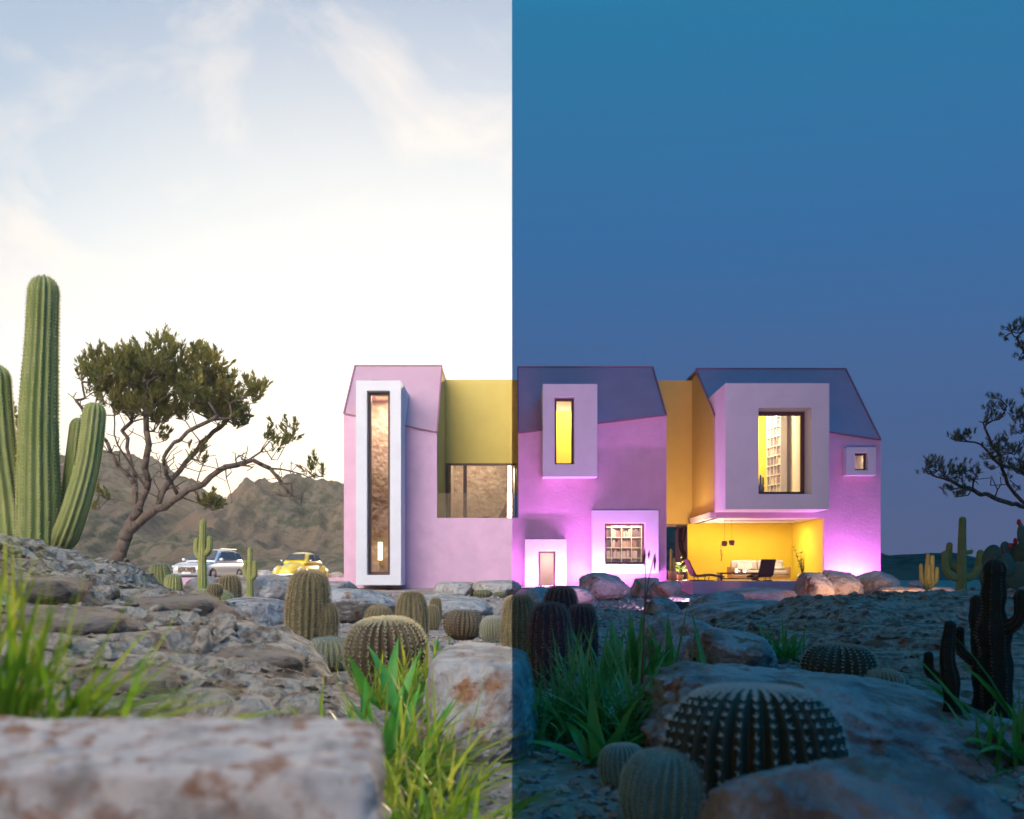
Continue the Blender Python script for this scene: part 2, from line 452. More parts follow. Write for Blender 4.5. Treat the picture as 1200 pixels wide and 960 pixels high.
rock(742, 776, 677, 700, 31, 2, 44, 'small pink lit rock behind the thin red stalk', 'rock_far')
rock(764, 803, 681, 703, 29, 1.5, 45, 'pink lit rock at the left end of the living terrace base', 'rock_far')
rock(758, 803, 701, 728, 18, 1.6, 46, 'blue grey rock right of the upright leaf tips of the dusk plant', 'rock')
rock(790, 832, 699, 724, 20, 1.6, 47, 'middle rock of the row in front of the recliner on the terrace', 'rock')
rock(822, 890, 694, 726, 18, 2, 48, 'blocky blue grey rock below the cream sofa', 'rock', flat=.7)
rock(850, 942, 689, 712, 27, 2, 49, 'low rubble rock right under the terrace edge', 'rock_far')
rock(815, 985, 707, 748, 13.5, 3, 50, 'long flat slab behind the small grass tuft in the dusk garden', 'rock', flat=.45)
rock(826, 925, 742, 790, 8.5, 1.6, 51, 'angular rock left of the small grass tuft', 'rock', flat=.6, roll=8)
rock(756, 858, 724, 790, 9.5, 1.8, 52, 'sloping pale slab behind the green blades in the dusk garden', 'rock', flat=.6, roll=14)
rock(938, 985, 671, 708, 27, 2, 53, 'rounded boulder at the right end of the terrace base', 'rock_far', flat=.85)
rock(962, 1020, 668, 704, 29, 2, 54, 'warm lit rounded boulder against the brightest magenta glow', 'rock_far', flat=.9)
rock(1014, 1062, 669, 694, 32, 2.2, 55, 'warm lit boulder at the far right corner of the house', 'rock_far', flat=.85)
rock(1034, 1090, 688, 702, 27, 1.5, 56, 'flat pale rock in front of the twin small saguaro', 'rock_far', flat=.4)
rock(1070, 1092, 680, 696, 34, 1, 57, 'small pink rock left of the twin small saguaro', 'rock_far')
rock(1093, 1124, 688, 703, 27, 1, 58, 'warm lit rock left of the large dusk saguaro', 'rock_far', flat=.8)
rock(756, 1290, 812, 985, 4.6, 1.8, 59, 'big dark blue sloping boulder behind the giant barrel cactus', 'rock', flat=.45, roll=8, sub=6, rough=.12)
rock(850, 1260, 905, 1040, 2.5, .8, 60, 'blurred blue boulder in the bottom right corner', 'rock', flat=.7, sub=6, roll=5)
# ledges: heightfield outcrops
def outcrop(x0, x1, y0, y1, nx, ny, hf, name, label, mat):
    vs = []; fs = []
    for i in range(nx):
        for j in range(ny):
            x = x0 + (x1 - x0) * i / (nx - 1); y = y0 + (y1 - y0) * (j / (ny - 1)) 
            z, dx, dy = hf(x, y); vs.append((x + dx, y + dy, z))
    for i in range(nx - 1):
        for j in range(ny - 1):
            a = i * ny + j; fs.append((a, a + ny, a + ny + 1, a + 1))
    mb = MB(); mb.add(vs, fs); o = mb.build(name, M[mat], smooth=True); tag(o, label, 'rock'); return o
def sstep(a, b, x):
    t = max(0, min(1, (x - a) / (b - a))); return t * t * (3 - 2 * t)
def left_ledge(x, y):
    A = lerp_tab([(-9, 1.5), (-5.5, 1.28), (-4.4, 1.10), (-3.5, .86), (-2.9, .66), (-2.2, .55), (-1.55, .38), (-.95, .17), (-.55, .02), (-.2, -.15)], x)
    yc = lerp_tab([(-5, 9.3), (-3.5, 9), (-2.5, 8), (-1.5, 6.8), (-.7, 5.2)], x)
    up = sstep(1.2, yc, y) ** .8; dn = 1 - sstep(yc + .2, yc + (2.2 if x < -3 else 1.1), y)
    z = -.85 + A * up * dn - .25 * (1 - dn)
    s = 1.0
    z += .10 * fbm(x * .9, y * .9, 2) + .085 * ridged(x * 1.1 + 5, y * 2.4, 1.5, 5) * s - .04
    z += .04 * ridged(x * 4, y * 5, 4, 5) + .013 * ridged(x * 13, y * 15, 1, 3)
    # strata terraces
    st = .11; q = z / st; fr = q - math.floor(q)
    k = .65 * sstep(-.6, -2.2, x) 
    z = (1 - k) * z + k * (math.floor(q) + sstep(.25, .75, fr)) * st
    return ZC + z, .02 * noise.noise(Vector((x * 7, y * 7, 9))), 0
outcrop(-9, -.15, 1.2, 12, 330, 330, left_ledge, 'rock_ledge', 'grey layered rock ledge climbing to the left under the big saguaro', 'rock_gray')
def ledge_stone(px, yb, wpx, hpx, seed, label, mat='rock_gray', flat=.8):
    best = None; Y = 2.2
    while Y < 9:
        x = gx(px, Y); z = left_ledge(x, Y)[0]; y_ = 672 - (z - ZC) * F / Y
        if best is None or abs(y_ - yb) < best[0]: best = (abs(y_ - yb), Y)
        Y += .05
    Y = best[1]
    rock(px - wpx / 2, px + wpx / 2, yb - hpx, yb + hpx * (.25 if flat > .5 else .9), Y, wpx * Y / F * .9, seed, label, mat, 'stone' if flat > .5 else 'flat_stone', sub=4, flat=flat, zrel=1, nplanes=9 if flat > .5 else 16, rough=.07 if flat > .5 else .13)
LS = [(245, 862, 60, 52, 'left stone in the pile of angular stones on the grey ledge'), (292, 864, 72, 46, 'widest stone in the pile of angular stones on the grey ledge'), (285, 815, 42, 42, 'upright pointed stone at the back of the pile on the grey ledge'),
      (352, 850, 56, 36, 'brown stone right of the pile on the grey ledge'), (400, 838, 34, 20, 'flat small stone near the right edge of the grey ledge'), (318, 830, 34, 24, 'small dark stone between the pile and the brown stone'),
      (205, 832, 30, 20, 'small stone just left of the pile on the grey ledge'), (150, 790, 34, 20, 'small brown stone in the middle of the grey ledge'), (236, 766, 20, 30, 'thin upright pale shard on the grey ledge'),
      (285, 748, 30, 16, 'dark low stone on the upper right slope of the grey ledge'), (260, 738, 34, 18, 'dark stone near the crest of the grey ledge'), (120, 700, 30, 14, 'low stone under the crest of the grey ledge'),
      (340, 775, 24, 14, 'smallest stone below the low pale barrel cactus'), (60, 760, 36, 18, 'low stone behind the grass blades on the grey ledge')]
for i, (a, b_, c, d, lab) in enumerate([(66, 742, 170, 30, 'broad dark slab behind the grass blades on the grey ledge'), (196, 716, 130, 20, 'broad dark slab below the crest of the grey ledge'), (20, 694, 130, 20, 'dark flat slab under the big saguaro'), (296, 782, 110, 22, 'flat slab above the pile of angular stones'), (140, 812, 120, 24, 'flat slab left of the pile of angular stones')]):
    ledge_stone(a, b_, c, d, 700 + i, lab, 'rock_brown', .35)
for i, (a, b_, c, d, lab) in enumerate(LS): ledge_stone(a, b_, c, d, 600 + i, lab)
def right_ledge(x, y):
    A = lerp_tab([(1.9, -.05), (2.8, .33), (3.8, .58), (5, .62), (9, .62), (12, .5)], x)
    yc = 12.5
    up = sstep(6.2, yc, y); dn = 1 - sstep(yc + .5, yc + 3, y)
    z = -.88 + A * up * dn
    z += .06 * fbm(x * .6, y * .6, 12) + .05 * ridged(x * .9, y * 1.8, 21.5, 5) - .03 + .018 * ridged(x * 5, y * 5, 4, 4)
    st = .10; q = z / st; fr = q - math.floor(q); k = .6
    z = (1 - k) * z + k * (math.floor(q) + sstep(.3, .7, fr)) * st
    return ZC + z, 0, 0
outcrop(1.7, 12, 6, 16, 280, 260, right_ledge, 'rock_ledge', 'dark broad layered rock ledge across the right side at dusk', 'rock_gray')

# gravel, left by day and right by night
def gravel(sign, n):
    rnd = random.Random(5 + sign); mb = MB()
    for _ in range(n):
        Y = 2.6 + 34 * rnd.random() ** 2.2; x = sign * rnd.random() * (Y * .55)
        if sign < 0 and Y < 9 and x < -.3 * Y * .5: 
            continue
        r = rnd.uniform(.008, .022) * (1 + Y * .07)
        z = ground(x, Y) + .05 * fbm(x * .5, Y * .5, 3) + .035 * fbm(x * 2.5, Y * 2.5, 8, 4) + .02 * abs(noise.noise(Vector((x * 9, Y * 9, 1))))
        if abs(x) < r * 1.6: continue
        Mx = Matrix.Rotation(rnd.uniform(0, 6), 3, 'Z') @ Matrix.Rotation(rnd.uniform(-.5, .5), 3, 'X')
        vs = [Mx @ Vector((a * r * rnd.uniform(.8, 1.4), b * r * rnd.uniform(.8, 1.4), c * r * .8)) + Vector((x, Y, z + r * .3)) for a, b, c in ((1, 0, 0), (-1, 0, 0), (0, 1, 0), (0, -1, 0), (0, 0, 1), (0, 0, -1), (.7, .7, .5), (-.7, -.6, .5))]
        mb.add(vs, [(0, 6, 4), (6, 2, 4), (2, 1, 4), (1, 7, 4), (7, 3, 4), (3, 0, 4), (0, 2, 6), (1, 3, 7), (0, 5, 2), (2, 5, 1), (1, 5, 3), (3, 5, 0)])
    o = mb.build('gravel', M['gravel']); tag(o, 'loose gravel on the garden soil', 'gravel', kind='stuff')
gravel(-1, 5000); gravel(1, 7000)
def rubble(fn, xr, yr, n, seed, rmin, rmax):
    rnd = random.Random(seed); mb = MB()
    for _ in range(n):
        x = rnd.uniform(*xr); y = rnd.uniform(*yr)
        if noise.noise(Vector((x * 1.3, y * 1.3, seed))) < -.05 + rnd.uniform(-.25, .25): continue
        z = fn(x, y)[0]
        if z < ground(x, y) - .02: continue
        rr_ = rmin * (rmax / rmin) ** (rnd.random() ** 2.2)
        Mx = Matrix.Rotation(rnd.uniform(0, 6), 3, 'Z') @ Matrix.Rotation(rnd.uniform(-.6, .6), 3, 'X')
        vs = [Mx @ Vector((a * rr_ * rnd.uniform(.7, 1.5), b * rr_ * rnd.uniform(.7, 1.5), c * rr_ * .7)) + Vector((x, y, z + rr_ * .2)) for a, b, c in ((1, 0, 0), (-1, 0, 0), (0, 1, 0), (0, -1, 0), (0, 0, 1), (0, 0, -1), (.7, .7, .5), (-.7, -.6, .5))]
        mb.add(vs, [(0, 6, 4), (6, 2, 4), (2, 1, 4), (1, 7, 4), (7, 3, 4), (3, 0, 4), (0, 2, 6), (1, 3, 7), (0, 5, 2), (2, 5, 1), (1, 5, 3), (3, 5, 0)])
    o = mb.build('rubble', M['rock_gray']); tag(o, 'small broken stones strewn over the rock ledge', 'rubble', kind='stuff')
rubble(left_ledge, (-5.2, -.4), (2.4, 9.3), 6500, 4, .006, .06)
rubble(right_ledge, (2.2, 10), (7.5, 13), 3500, 9, .012, .07)

# ------------------------------------------------------------------ cacti
def ribbed(path, radii, nr, depth, per=4, phase=0.0, sharp=1.0):
    """swept ribbed body; returns MB and crest list [(point, normal)]"""
    path = [Vector(p) for p in path]; n = len(path); N_ = nr * per; vs = []; crest = []; ref = Vector((1, 0, 0))
    for i, p in enumerate(path):
        t = path[min(i + 1, n - 1)] - path[max(i - 1, 0)]; t.normalize()
        ref = ref - t * ref.dot(t)
        if ref.length < .05: ref = t.orthogonal()
        ref.normalize(); bi = t.cross(ref)
        ds = (path[min(i + 1, n - 1)] - path[max(i - 1, 0)]).length; dr = radii[min(i + 1, n - 1)] - radii[max(i - 1, 0)]
        ph = math.atan2(-dr, max(ds, 1e-6))
        for k in range(N_):
            a = 2 * math.pi * k / N_ + phase
            m = (.5 + .5 * math.cos(2 * math.pi * k / per)) ** sharp
            rr = radii[i] * (1 - depth * (1 - m))
            d = ref * math.cos(a) + bi * math.sin(a)
            q = p + d * rr; vs.append(q)
            if k % per == 0: crest.append((i, q, (d * math.cos(ph) + t * math.sin(ph)).normalized(), t, radii[i]))
    fs = []
    for i in range(n - 1):
        for k in range(N_):
            k2 = (k + 1) % N_; fs.append((i * N_ + k, i * N_ + k2, (i + 1) * N_ + k2, (i + 1) * N_ + k))
    fs.append(tuple((n - 1) * N_ + k for k in range(N_)))
    fs.append(tuple(range(N_ - 1, -1, -1)))
    mb = MB(); mb.add(vs, fs); return mb, crest

def spines(crest, length, width, cnt, rnd, mb=None, skip=0.0, splay=.8):
    mb = mb or MB()
    for (i, q, nrm, t, r) in crest:
        if rnd.random() < skip: continue
        s = nrm.cross(t)
        if s.length < .01: s = nrm.orthogonal()
        s.normalize(); u = s.cross(nrm)
        for k in range(cnt):
            a = rnd.uniform(0, 2 * math.pi); sp = rnd.uniform(.3, 1) * splay
            d = (nrm + (s * math.cos(a) + u * math.sin(a)) * sp * 1.6).normalized()
            L_ = length * rnd.uniform(.6, 1.15); w = d.orthogonal().normalized() * width
            mb.add([q - w, q + w, q + d * L_], [(0, 1, 2)])
    return mb

def barrel_parts(Rr, H, nr, lvl, depth, seed, root, spm='spine', cnt=7, slen=.16, swid=.009, body='cactus', per=4, power=.62, lean=0.0, every=1):
    """flattened globe or stubby column built at the local origin, unit = metres"""
    rnd = random.Random(seed); path = []; rad = []
    for i in range(lvl):
        t = i / (lvl - 1); a = math.pi * (.10 + .895 * t)
        z = H * (.5 - .5 * math.cos(a)) - H * .03
        path.append((0, 0, z)); rad.append(max(Rr * max(0, math.sin(a)) ** power, Rr * .02) * (1 + .015 * rnd.uniform(-1, 1)))
    mb, crest = ribbed(path, rad, nr, depth, per)
    b = mb.build('stem', M[body], root, smooth=True)
    cr = [c for c in crest if c[2].z > -.75 and c[0] % every == 0]
    if every > 1: cr += [c for c in crest if c[0] >= lvl * .8 and c[0] % every]
    s = spines(cr, Rr * slen, Rr * swid, cnt, rnd)
    top = [c for c in crest if c[0] >= lvl * .86]
    spines(top, Rr * slen * .7, Rr * swid, 6, rnd, s)
    sp_ = s.build('spines', M[spm], root); sp_['kind'] = 'stuff'
    return root

GB = 'barrel cacti in the rock garden'
GC = 'hairy column cacti in the rock garden'
def cactus_at(px, yb, w, h, Y, label, kind, group, zoff=0.0, **kw):
    Y = solveY(yb) if yb > 700 else Y
    x = gx(px, Y); z = gz(yb, Y)
    o = empty('barrel_cactus' if kind == 'b' else 'column_cactus', (x, Y, z), label, 'cactus', group, rz=random.uniform(0, 6))
    Rr = w * Y / F / 2; H = h * Y / F
    rt = random.Random(int(px * 3)); o.rotation_euler = (rt.uniform(-.07, .07), rt.uniform(-.07, .07), rt.uniform(0, 6))
    if kind == 'b': d = dict(nr=28, lvl=20, depth=.18, spm='spine', cnt=8, swid=.012)
    else: d = dict(nr=18, lvl=30, depth=.18, spm='spine_brown', cnt=9, power=.42, slen=.22, swid=.016, body='cactus_tan')
    d.update(kw); seed = int(px * 7 + h)
    barrel_parts(Rr, H, seed=seed, root=o, **d); return o
# daylight side
cactus_at(454, 803, 97, 80, 5.6, 'large dark ribbed barrel cactus with yellow spines beside the bright green grass', 'b', GB, nr=30, lvl=48, every=2, body='brbarrel', cnt=12, slen=.10, swid=.010, per=6)
cactus_at(387, 786, 62, 38, 5.3, 'low pale barrel cactus tucked left of the large dark barrel cactus', 'b', GB, spm='spine_gray', cnt=10, body='palebarrel')
cactus_at(359, 768, 50, 100, 6.8, 'tallest hairy column cactus standing in front of the tall window tower', 'c', GC, nr=20, lvl=44, cnt=7)
cactus_at(377, 768, 34, 62, 7.1, 'shorter hairy column cactus joined to the right of the tallest one', 'c', GC, lvl=30)
cactus_at(483, 765, 37, 72, 7.5, 'hairy column cactus rising behind the large dark barrel cactus', 'c', GC, lvl=36)
cactus_at(443, 742, 32, 32, 8.5, 'small round hairy cactus peeping up behind the large dark barrel cactus', 'c', GC, lvl=20, power=.6)
cactus_at(507, 739, 18, 30, 11.5, 'small hairy column cactus right of the middle one, front of its pair', 'c', GC, lvl=22)
cactus_at(510, 732, 15, 32, 12.3, 'thin hairy column cactus at the back of the small pair', 'c', GC, lvl=22)
cactus_at(542, 748, 47, 34, 10.5, 'dark ribbed barrel cactus below the terrace balustrade', 'b', GB, nr=24, spm='spine_gray', cnt=9, slen=.09, lvl=30, every=2, body='brbarrel')
cactus_at(578, 752, 30, 30, 10.2, 'pale round barrel cactus right of the dark ribbed one below the balustrade', 'b', GB, spm='spine_gray', cnt=14, body='palebarrel')
cactus_at(246, 716, 54, 25, 12, 'flat green barrel cactus with white spines near the small saguaro', 'b', GB, nr=26, spm='spine_gray', cnt=4, body='saguaro_small')
cactus_at(190, 706, 26, 46, 13, 'dark green column cactus left of the silver car, taller of its pair', 'c', GC, spm='spine_gray', body='saguaro_small', cnt=4)
cactus_at(202, 708, 22, 35, 12.6, 'dark green column cactus left of the silver car, shorter of its pair', 'c', GC, spm='spine_gray', body='saguaro_small', cnt=4)
cactus_at(270, 712, 26, 38, 13.5, 'hairy column cactus between the two small saguaros', 'c', GC)
cactus_at(252, 700, 18, 16, 15, 'small hairy globe cactus behind the flat green barrel cactus', 'c', GC, lvl=16, power=.6)
cactus_at(566, 700, 22, 9, 26, 'tiny flat barrel cactus near the pink wall in daylight', 'b', GB, nr=18, lvl=12, cnt=4)
cactus_at(586, 701, 16, 8, 26, 'tiny pale barrel cactus nearest the line where daylight ends', 'b', GB, nr=18, lvl=12, cnt=4, spm='spine_gray')
# straddling and dusk side
cactus_at(608, 795, 40, 98, 7.2, 'tall hairy column cactus standing half in daylight and half in dusk', 'c', GC, lvl=40, nr=20)
cactus_at(571, 795, 46, 34, 6.6, 'pale low barrel cactus behind the large pale boulder', 'b', GB, spm='spine_gray', cnt=10, body='palebarrel')
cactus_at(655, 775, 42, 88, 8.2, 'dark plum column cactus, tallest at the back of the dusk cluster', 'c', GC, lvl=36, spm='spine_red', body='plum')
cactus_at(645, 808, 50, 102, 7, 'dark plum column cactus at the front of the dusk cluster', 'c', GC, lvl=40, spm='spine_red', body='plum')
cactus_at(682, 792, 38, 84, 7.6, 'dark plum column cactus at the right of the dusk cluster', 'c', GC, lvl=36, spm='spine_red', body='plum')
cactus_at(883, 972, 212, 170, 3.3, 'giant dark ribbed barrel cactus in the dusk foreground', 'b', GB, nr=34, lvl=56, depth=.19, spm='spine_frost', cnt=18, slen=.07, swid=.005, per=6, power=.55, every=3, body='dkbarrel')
cactus_at(780, 980, 112, 102, 2.75, 'pale round barrel cactus in front of the giant one at the bottom edge', 'b', GB, nr=30, lvl=34, spm='spine_frost', cnt=20, body='frostbarrel', slen=.10, swid=.006, power=.55)
cactus_at(731, 925, 56, 54, 3.2, 'small pale round cactus left of the one at the bottom edge', 'b', GB, nr=28, lvl=26, spm='spine_frost', cnt=20, body='frostbarrel', slen=.10, swid=.007, power=.55)
cactus_at(982, 810, 86, 56, 6.6, 'dark ribbed barrel cactus on the far side of the big dusk boulder', 'b', GB, nr=28, lvl=40, spm='spine_gray', cnt=10, slen=.09, power=.55, every=2, body='dkbarrel')
cactus_at(1034, 815, 48, 30, 6.3, 'small pale barrel cactus right of the dark one behind the big dusk boulder', 'b', GB, spm='spine_gray', cnt=14, body='palebarrel')
cactus_at(1052, 812, 24, 24, 6.9, 'smallest pale barrel cactus, partly hidden at the right of the row of three', 'b', GB, spm='spine_gray', cnt=14, body='palebarrel')

def smooth_path(pts, n):
    pts = [Vector(p) for p in pts]; out = []
    m = len(pts) - 1
    for i in range(n):
        t = i / (n - 1) * m; k = min(int(t), m - 1); f = t - k
        p0 = pts[max(k - 1, 0)]; p1 = pts[k]; p2 = pts[k + 1]; p3 = pts[min(k + 2, m)]
        out.append(.5 * ((2 * p1) + (-p0 + p2) * f + (2 * p0 - 5 * p1 + 4 * p2 - p3) * f * f + (-p0 + 3 * p1 - 3 * p2 + p3) * f ** 3))
    return out
def arm_geo(pts, r0, n, nr, rnd, depth=.2, taper=.75, base_r=None, bulge=.05, rmul=1.0):
    path = smooth_path(pts, n); rad = []
    tot = sum((path[i + 1] - path[i]).length for i in range(n - 1)); s = 0
    for i in range(n):
        if i: s += (path[i] - path[i - 1]).length
        d = tot - s; r = r0 * (1 - (1 - taper) * s / tot) * (1 + bulge * noise.noise(Vector((s * (3 / max(r0, .05) * .12 if bulge < .1 else 9), r0 * 40, 3))))
        if base_r is not None and s / tot < .18: r = base_r + (r - base_r) * sstep(0, .18, s / tot)
        re = r0 * taper
        if d < re: r = min(r, re * math.sqrt(max(0.0004, 1 - (1 - d / re) ** 2)))
        rad.append(r)
    return ribbed(path, rad, nr, depth, 4, rnd.uniform(0, 6))
def saguaro(name, Y, trunk, r, arms, label, body='saguaro', nr=14, n=40, spn='spine', cnt=3, slen=.12, group=None, depth=.2):
    base = P(trunk[0][0], trunk[0][1], Y); rnd = random.Random(int(trunk[0][0]))
    o = empty(name, base, label, 'cactus', group)
    k = Y / F
    allp = [('trunk', trunk, r, 0)] + [('arm', a[0], a[1], a[2]) for a in arms]
    for nm, pts, rr, dy in allp:
        w = [P(p[0], p[1], Y) - base + Vector((0, (dy if i > 0 else 0) * min(1, i), 0)) for i, p in enumerate(pts)]
        mb, cr = arm_geo(w, rr * k, n if nm == 'trunk' else int(n * .8), nr if nm == 'trunk' else max(9, nr - 3), rnd, depth=depth, bulge=.45 if body == 'euphorbia' else .05, base_r=None if nm == 'trunk' else rr * k * .55, taper=.62 if nm == 'trunk' else .78)
        b = mb.build(nm, M[body], o, smooth=True)
        s = spines(cr, rr * k * slen, rr * k * .02, cnt, rnd)
        s.build('spines', M[spn], b)['kind'] = 'stuff'
    return o
saguaro('saguaro', 10, [(44, 664), (45, 600), (45, 500), (49, 400), (52, 324)], 27,
        [([(14, 660), (4, 600), (-6, 520), (-12, 425)], 22, .1), ([(64, 650), (71, 600), (78, 540), (84, 486)], 14, .2), ([(66, 650), (90, 612), (109, 545), (118, 474)], 16.5, -.12)],
        'big bright green saguaro on the grey ledge at the left edge', n=90, nr=16, cnt=4, slen=.10, depth=.24)
saguaro('saguaro', 24, [(237, 697), (237, 660), (238, 608)], 6.2, [([(238, 655), (230, 648), (230, 630)], 4.2, .05), ([(238, 652), (246, 644), (246, 628)], 4.2, -.05)],
        'small three-armed saguaro standing in front of the silver car', 'saguaro_small', n=24, nr=10, cnt=2)
saguaro('saguaro', 24.5, [(293, 701), (293, 670), (293, 641)], 4.5, [([(293, 679), (287, 672), (287, 656)], 3.4, .05), ([(293, 680), (299, 674), (299, 657)], 3.4, -.05)],
        'smallest saguaro, standing between the silver car and the yellow car', 'saguaro_small', n=24, nr=9, cnt=2)
saguaro('saguaro', 20, [(1127, 709), (1127, 660), (1128, 605)], 6.5, [([(1127, 680), (1111, 670), (1109, 645)], 5.2, .05), ([(1127, 668), (1118, 660), (1118, 635)], 4.6, .2), ([(1127, 680), (1143, 670), (1148, 644)], 5.2, -.05), ([(1128, 648), (1137, 647), (1138, 644)], 3.2, 0)],
        'large many-armed saguaro on the dusk side, dark against the blue sky', 'saguaro_small', n=34, nr=11, cnt=2)
saguaro('saguaro', 30, [(1092, 702), (1092, 675), (1093, 650)], 3.6, [([(1092, 684), (1098, 680), (1099, 664)], 2.8, .05), ([(1092, 685), (1087, 680), (1087, 660)], 2.8, -.1)],
        'small saguaro lit orange from below, front one of the twins', 'saguaro_small', n=22, nr=9, cnt=2)
saguaro('saguaro', 31.5, [(1086, 697), (1086, 670), (1088, 648)], 3.2, [([(1086, 684), (1081, 680), (1080, 660)], 2.6, .05)],
        'small saguaro lit orange from below, rear one of the twins', 'saguaro_small', n=22, nr=9, cnt=2)
GE = 'dark columnar cacti in the shade at the right edge'
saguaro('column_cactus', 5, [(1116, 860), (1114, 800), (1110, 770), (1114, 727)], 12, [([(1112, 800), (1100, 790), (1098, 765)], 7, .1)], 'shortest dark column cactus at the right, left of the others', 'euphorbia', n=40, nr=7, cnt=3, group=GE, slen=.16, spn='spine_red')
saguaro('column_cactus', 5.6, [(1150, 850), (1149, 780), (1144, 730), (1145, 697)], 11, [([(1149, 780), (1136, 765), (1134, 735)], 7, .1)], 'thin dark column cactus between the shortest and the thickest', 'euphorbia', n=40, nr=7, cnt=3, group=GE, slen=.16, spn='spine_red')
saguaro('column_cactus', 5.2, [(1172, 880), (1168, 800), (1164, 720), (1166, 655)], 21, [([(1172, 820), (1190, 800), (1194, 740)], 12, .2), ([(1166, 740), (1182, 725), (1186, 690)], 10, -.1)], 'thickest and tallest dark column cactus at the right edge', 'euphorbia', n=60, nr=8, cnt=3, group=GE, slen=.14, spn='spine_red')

# prickly pear
def prickly():
    Y = 13; base = P(1180, 718, Y); o = empty('prickly_pear', base, 'prickly pear cactus with red fruits at the right edge, rising behind the ledge', 'cactus')
    rnd = random.Random(3); k = Y / F
    pads = [(1163, 655, 11, 17, 10), (1158, 678, 9, 13, -10), (1176, 662, 9, 14, -15), (1192, 652, 13, 16, 8), (1190, 676, 14, 18, 0), (1204, 665, 13, 18, 20), (1172, 690, 13, 16, 15),
            (1195, 630, 7, 15, -12), (1212, 640, 11, 15, 15), (1188, 705, 14, 18, 0), (1207, 695, 14, 20, 10), (1180, 645, 8, 11, -20), (1168, 708, 12, 14, -10), (1220, 670, 13, 18, -10)]
    for i, (x, y, w, h, a) in enumerate(pads):
        mb = MB(); Mx = Matrix.Rotation(rnd.uniform(-.6, .6), 3, 'Z') @ Matrix.Rotation(R(a), 3, 'Y')
        mb.ball(P(x, y, Y) - base + Vector((0, rnd.uniform(-.12, .12), 0)), w * k, .035, h * k, 20, 14, Mx)
        p = mb.build('pad', M['pad'], o, smooth=True)
    for (x, y) in ((1184, 640), (1190, 634), (1196, 616), (1176, 647), (1207, 622), (1194, 612)):
        mb = MB(); mb.ball(P(x, y, Y) - base, 2.6 * k, 2.6 * k, 3.8 * k, 10, 8); mb.build('fruit', M['fruit'], o, smooth=True)
prickly()

# ------------------------------------------------------------------ blades and leaves
def blade(mb, base, d, L_, w, droop, seg=6, fold=.25, rnd=random):
    p = Vector(base); d = Vector(d).normalized(); side = d.cross(Vector((0, 0, 1)))
    if side.length < .05: side = Vector((rnd.uniform(-1, 1), rnd.uniform(-1, 1), 0))
    side.normalize(); side = (Matrix.Rotation(rnd.uniform(-.6, .6), 3, d) @ side)
    vs = []; st = L_ / seg
    for i in range(seg + 1):
        t = i / seg; ww = w * (1 - t ** 2.2) * (.55 + .9 * min(1, t * 2.5)) * .8 + w * .02
        nrm = side.cross(d).normalized()
        vs += [p - side * ww, p + nrm * -ww * fold, p + side * ww]
        d = (d + Vector((0, 0, -droop / seg * (1 + t)))).normalized(); p = p + d * st
    fs = []
    for i in range(seg):
        a = i * 3; fs += [(a, a + 1, a + 4, a + 3), (a + 1, a + 2, a + 5, a + 4)]
    mb.add(vs, fs)
def tuft(name, px, yb, Y, n, L_, w, spread, droop, mat, label, cat, seed, bx=0.1, by=0.1, bias=(0, 0, 0), group=None, lenvar=.5):
    rnd = random.Random(seed)
    if px > 400:
        Y2 = solveY(yb); k = Y2 / Y; Y = Y2; L_ *= k; w *= k; bx *= k; by *= k
    base = P(px, yb, Y); o_ = MB()
    for i in range(n):
        a = rnd.uniform(0, 2 * math.pi); s = spread * rnd.random() ** .7
        d = Vector((math.cos(a) * s, math.sin(a) * s, 1)) + Vector(bias)
        b = Vector((rnd.gauss(0, bx), rnd.gauss(0, by), -.03))
        blade(o_, b, d, L_ * (1 - lenvar * rnd.random()), w * rnd.uniform(.7, 1.2), droop * rnd.uniform(.5, 1.5), 6, rnd=rnd)
    o = o_.build(name, M[mat], smooth=True); o.location = base; tag(o, label, cat, group); return o
GT_ = 'grass tufts in the garden'
tuft('grass_tuft', 18, 900, 2.2, 115, .54, .010, .9, .55, 'grass', 'blurred bright green grass tuft at the lower left edge', 'grass tuft', 1, .10, .08, (.95, 0, 0), GT_)
tuft('grass_tuft', -10, 880, 2.1, 70, .50, .008, .35, .2, 'grass', 'tall upright blurred blades at the very left edge', 'grass tuft', 2, .06, .06, (.1, 0, 0), GT_)
tuft('grass_tuft', 455, 945, 2.7, 190, .44, .0065, .9, .7, 'grass', 'green grass tuft between the foreground stone block and the pale boulder', 'grass tuft', 3, .10, .12, (.15, 0, 0), GT_)
tuft('grass_tuft', 500, 1000, 2.2, 170, .36, .006, 1.3, .9, 'grass', 'sprawling yellow green grass at the bottom edge, left of the dusk line', 'grass tuft', 4, .06, .10, (-.1, 0, 0), GT_)
tuft('grass_tuft', 458, 838, 4.4, 90, .34, .008, .9, .6, 'grass', 'small grass tuft at the foot of the large dark barrel cactus', 'grass tuft', 5, .12, .10, (.1, 0, 0), GT_)
tuft('grass_tuft', 498, 812, 5.2, 110, .36, .009, .9, .6, 'grass', 'sunlit grass behind the left shoulder of the pale boulder', 'grass tuft', 6, .12, .10, (.2, 0, 0), GT_)
tuft('grass_tuft', 690, 868, 3.9, 300, .52, .0075, 1.0, .75, 'grass_dk', 'large dark green grass tuft left of the giant barrel cactus', 'grass tuft', 7, .12, .12, (-.05, 0, 0), GT_)
tuft('grass_tuft', 917, 778, 8, 130, .45, .009, 1.1, .6, 'grass_dk', 'small round grass tuft between the rocks at dusk', 'grass tuft', 8, .06, .06, (0, 0, 0), GT_)
tuft('grass_tuft', 1165, 905, 3.9, 70, .38, .009, 1.0, .7, 'grass_dk', 'dark grass tuft under the broad leaves at the right edge', 'grass tuft', 9, .12, .1, (0, 0, 0), GT_)
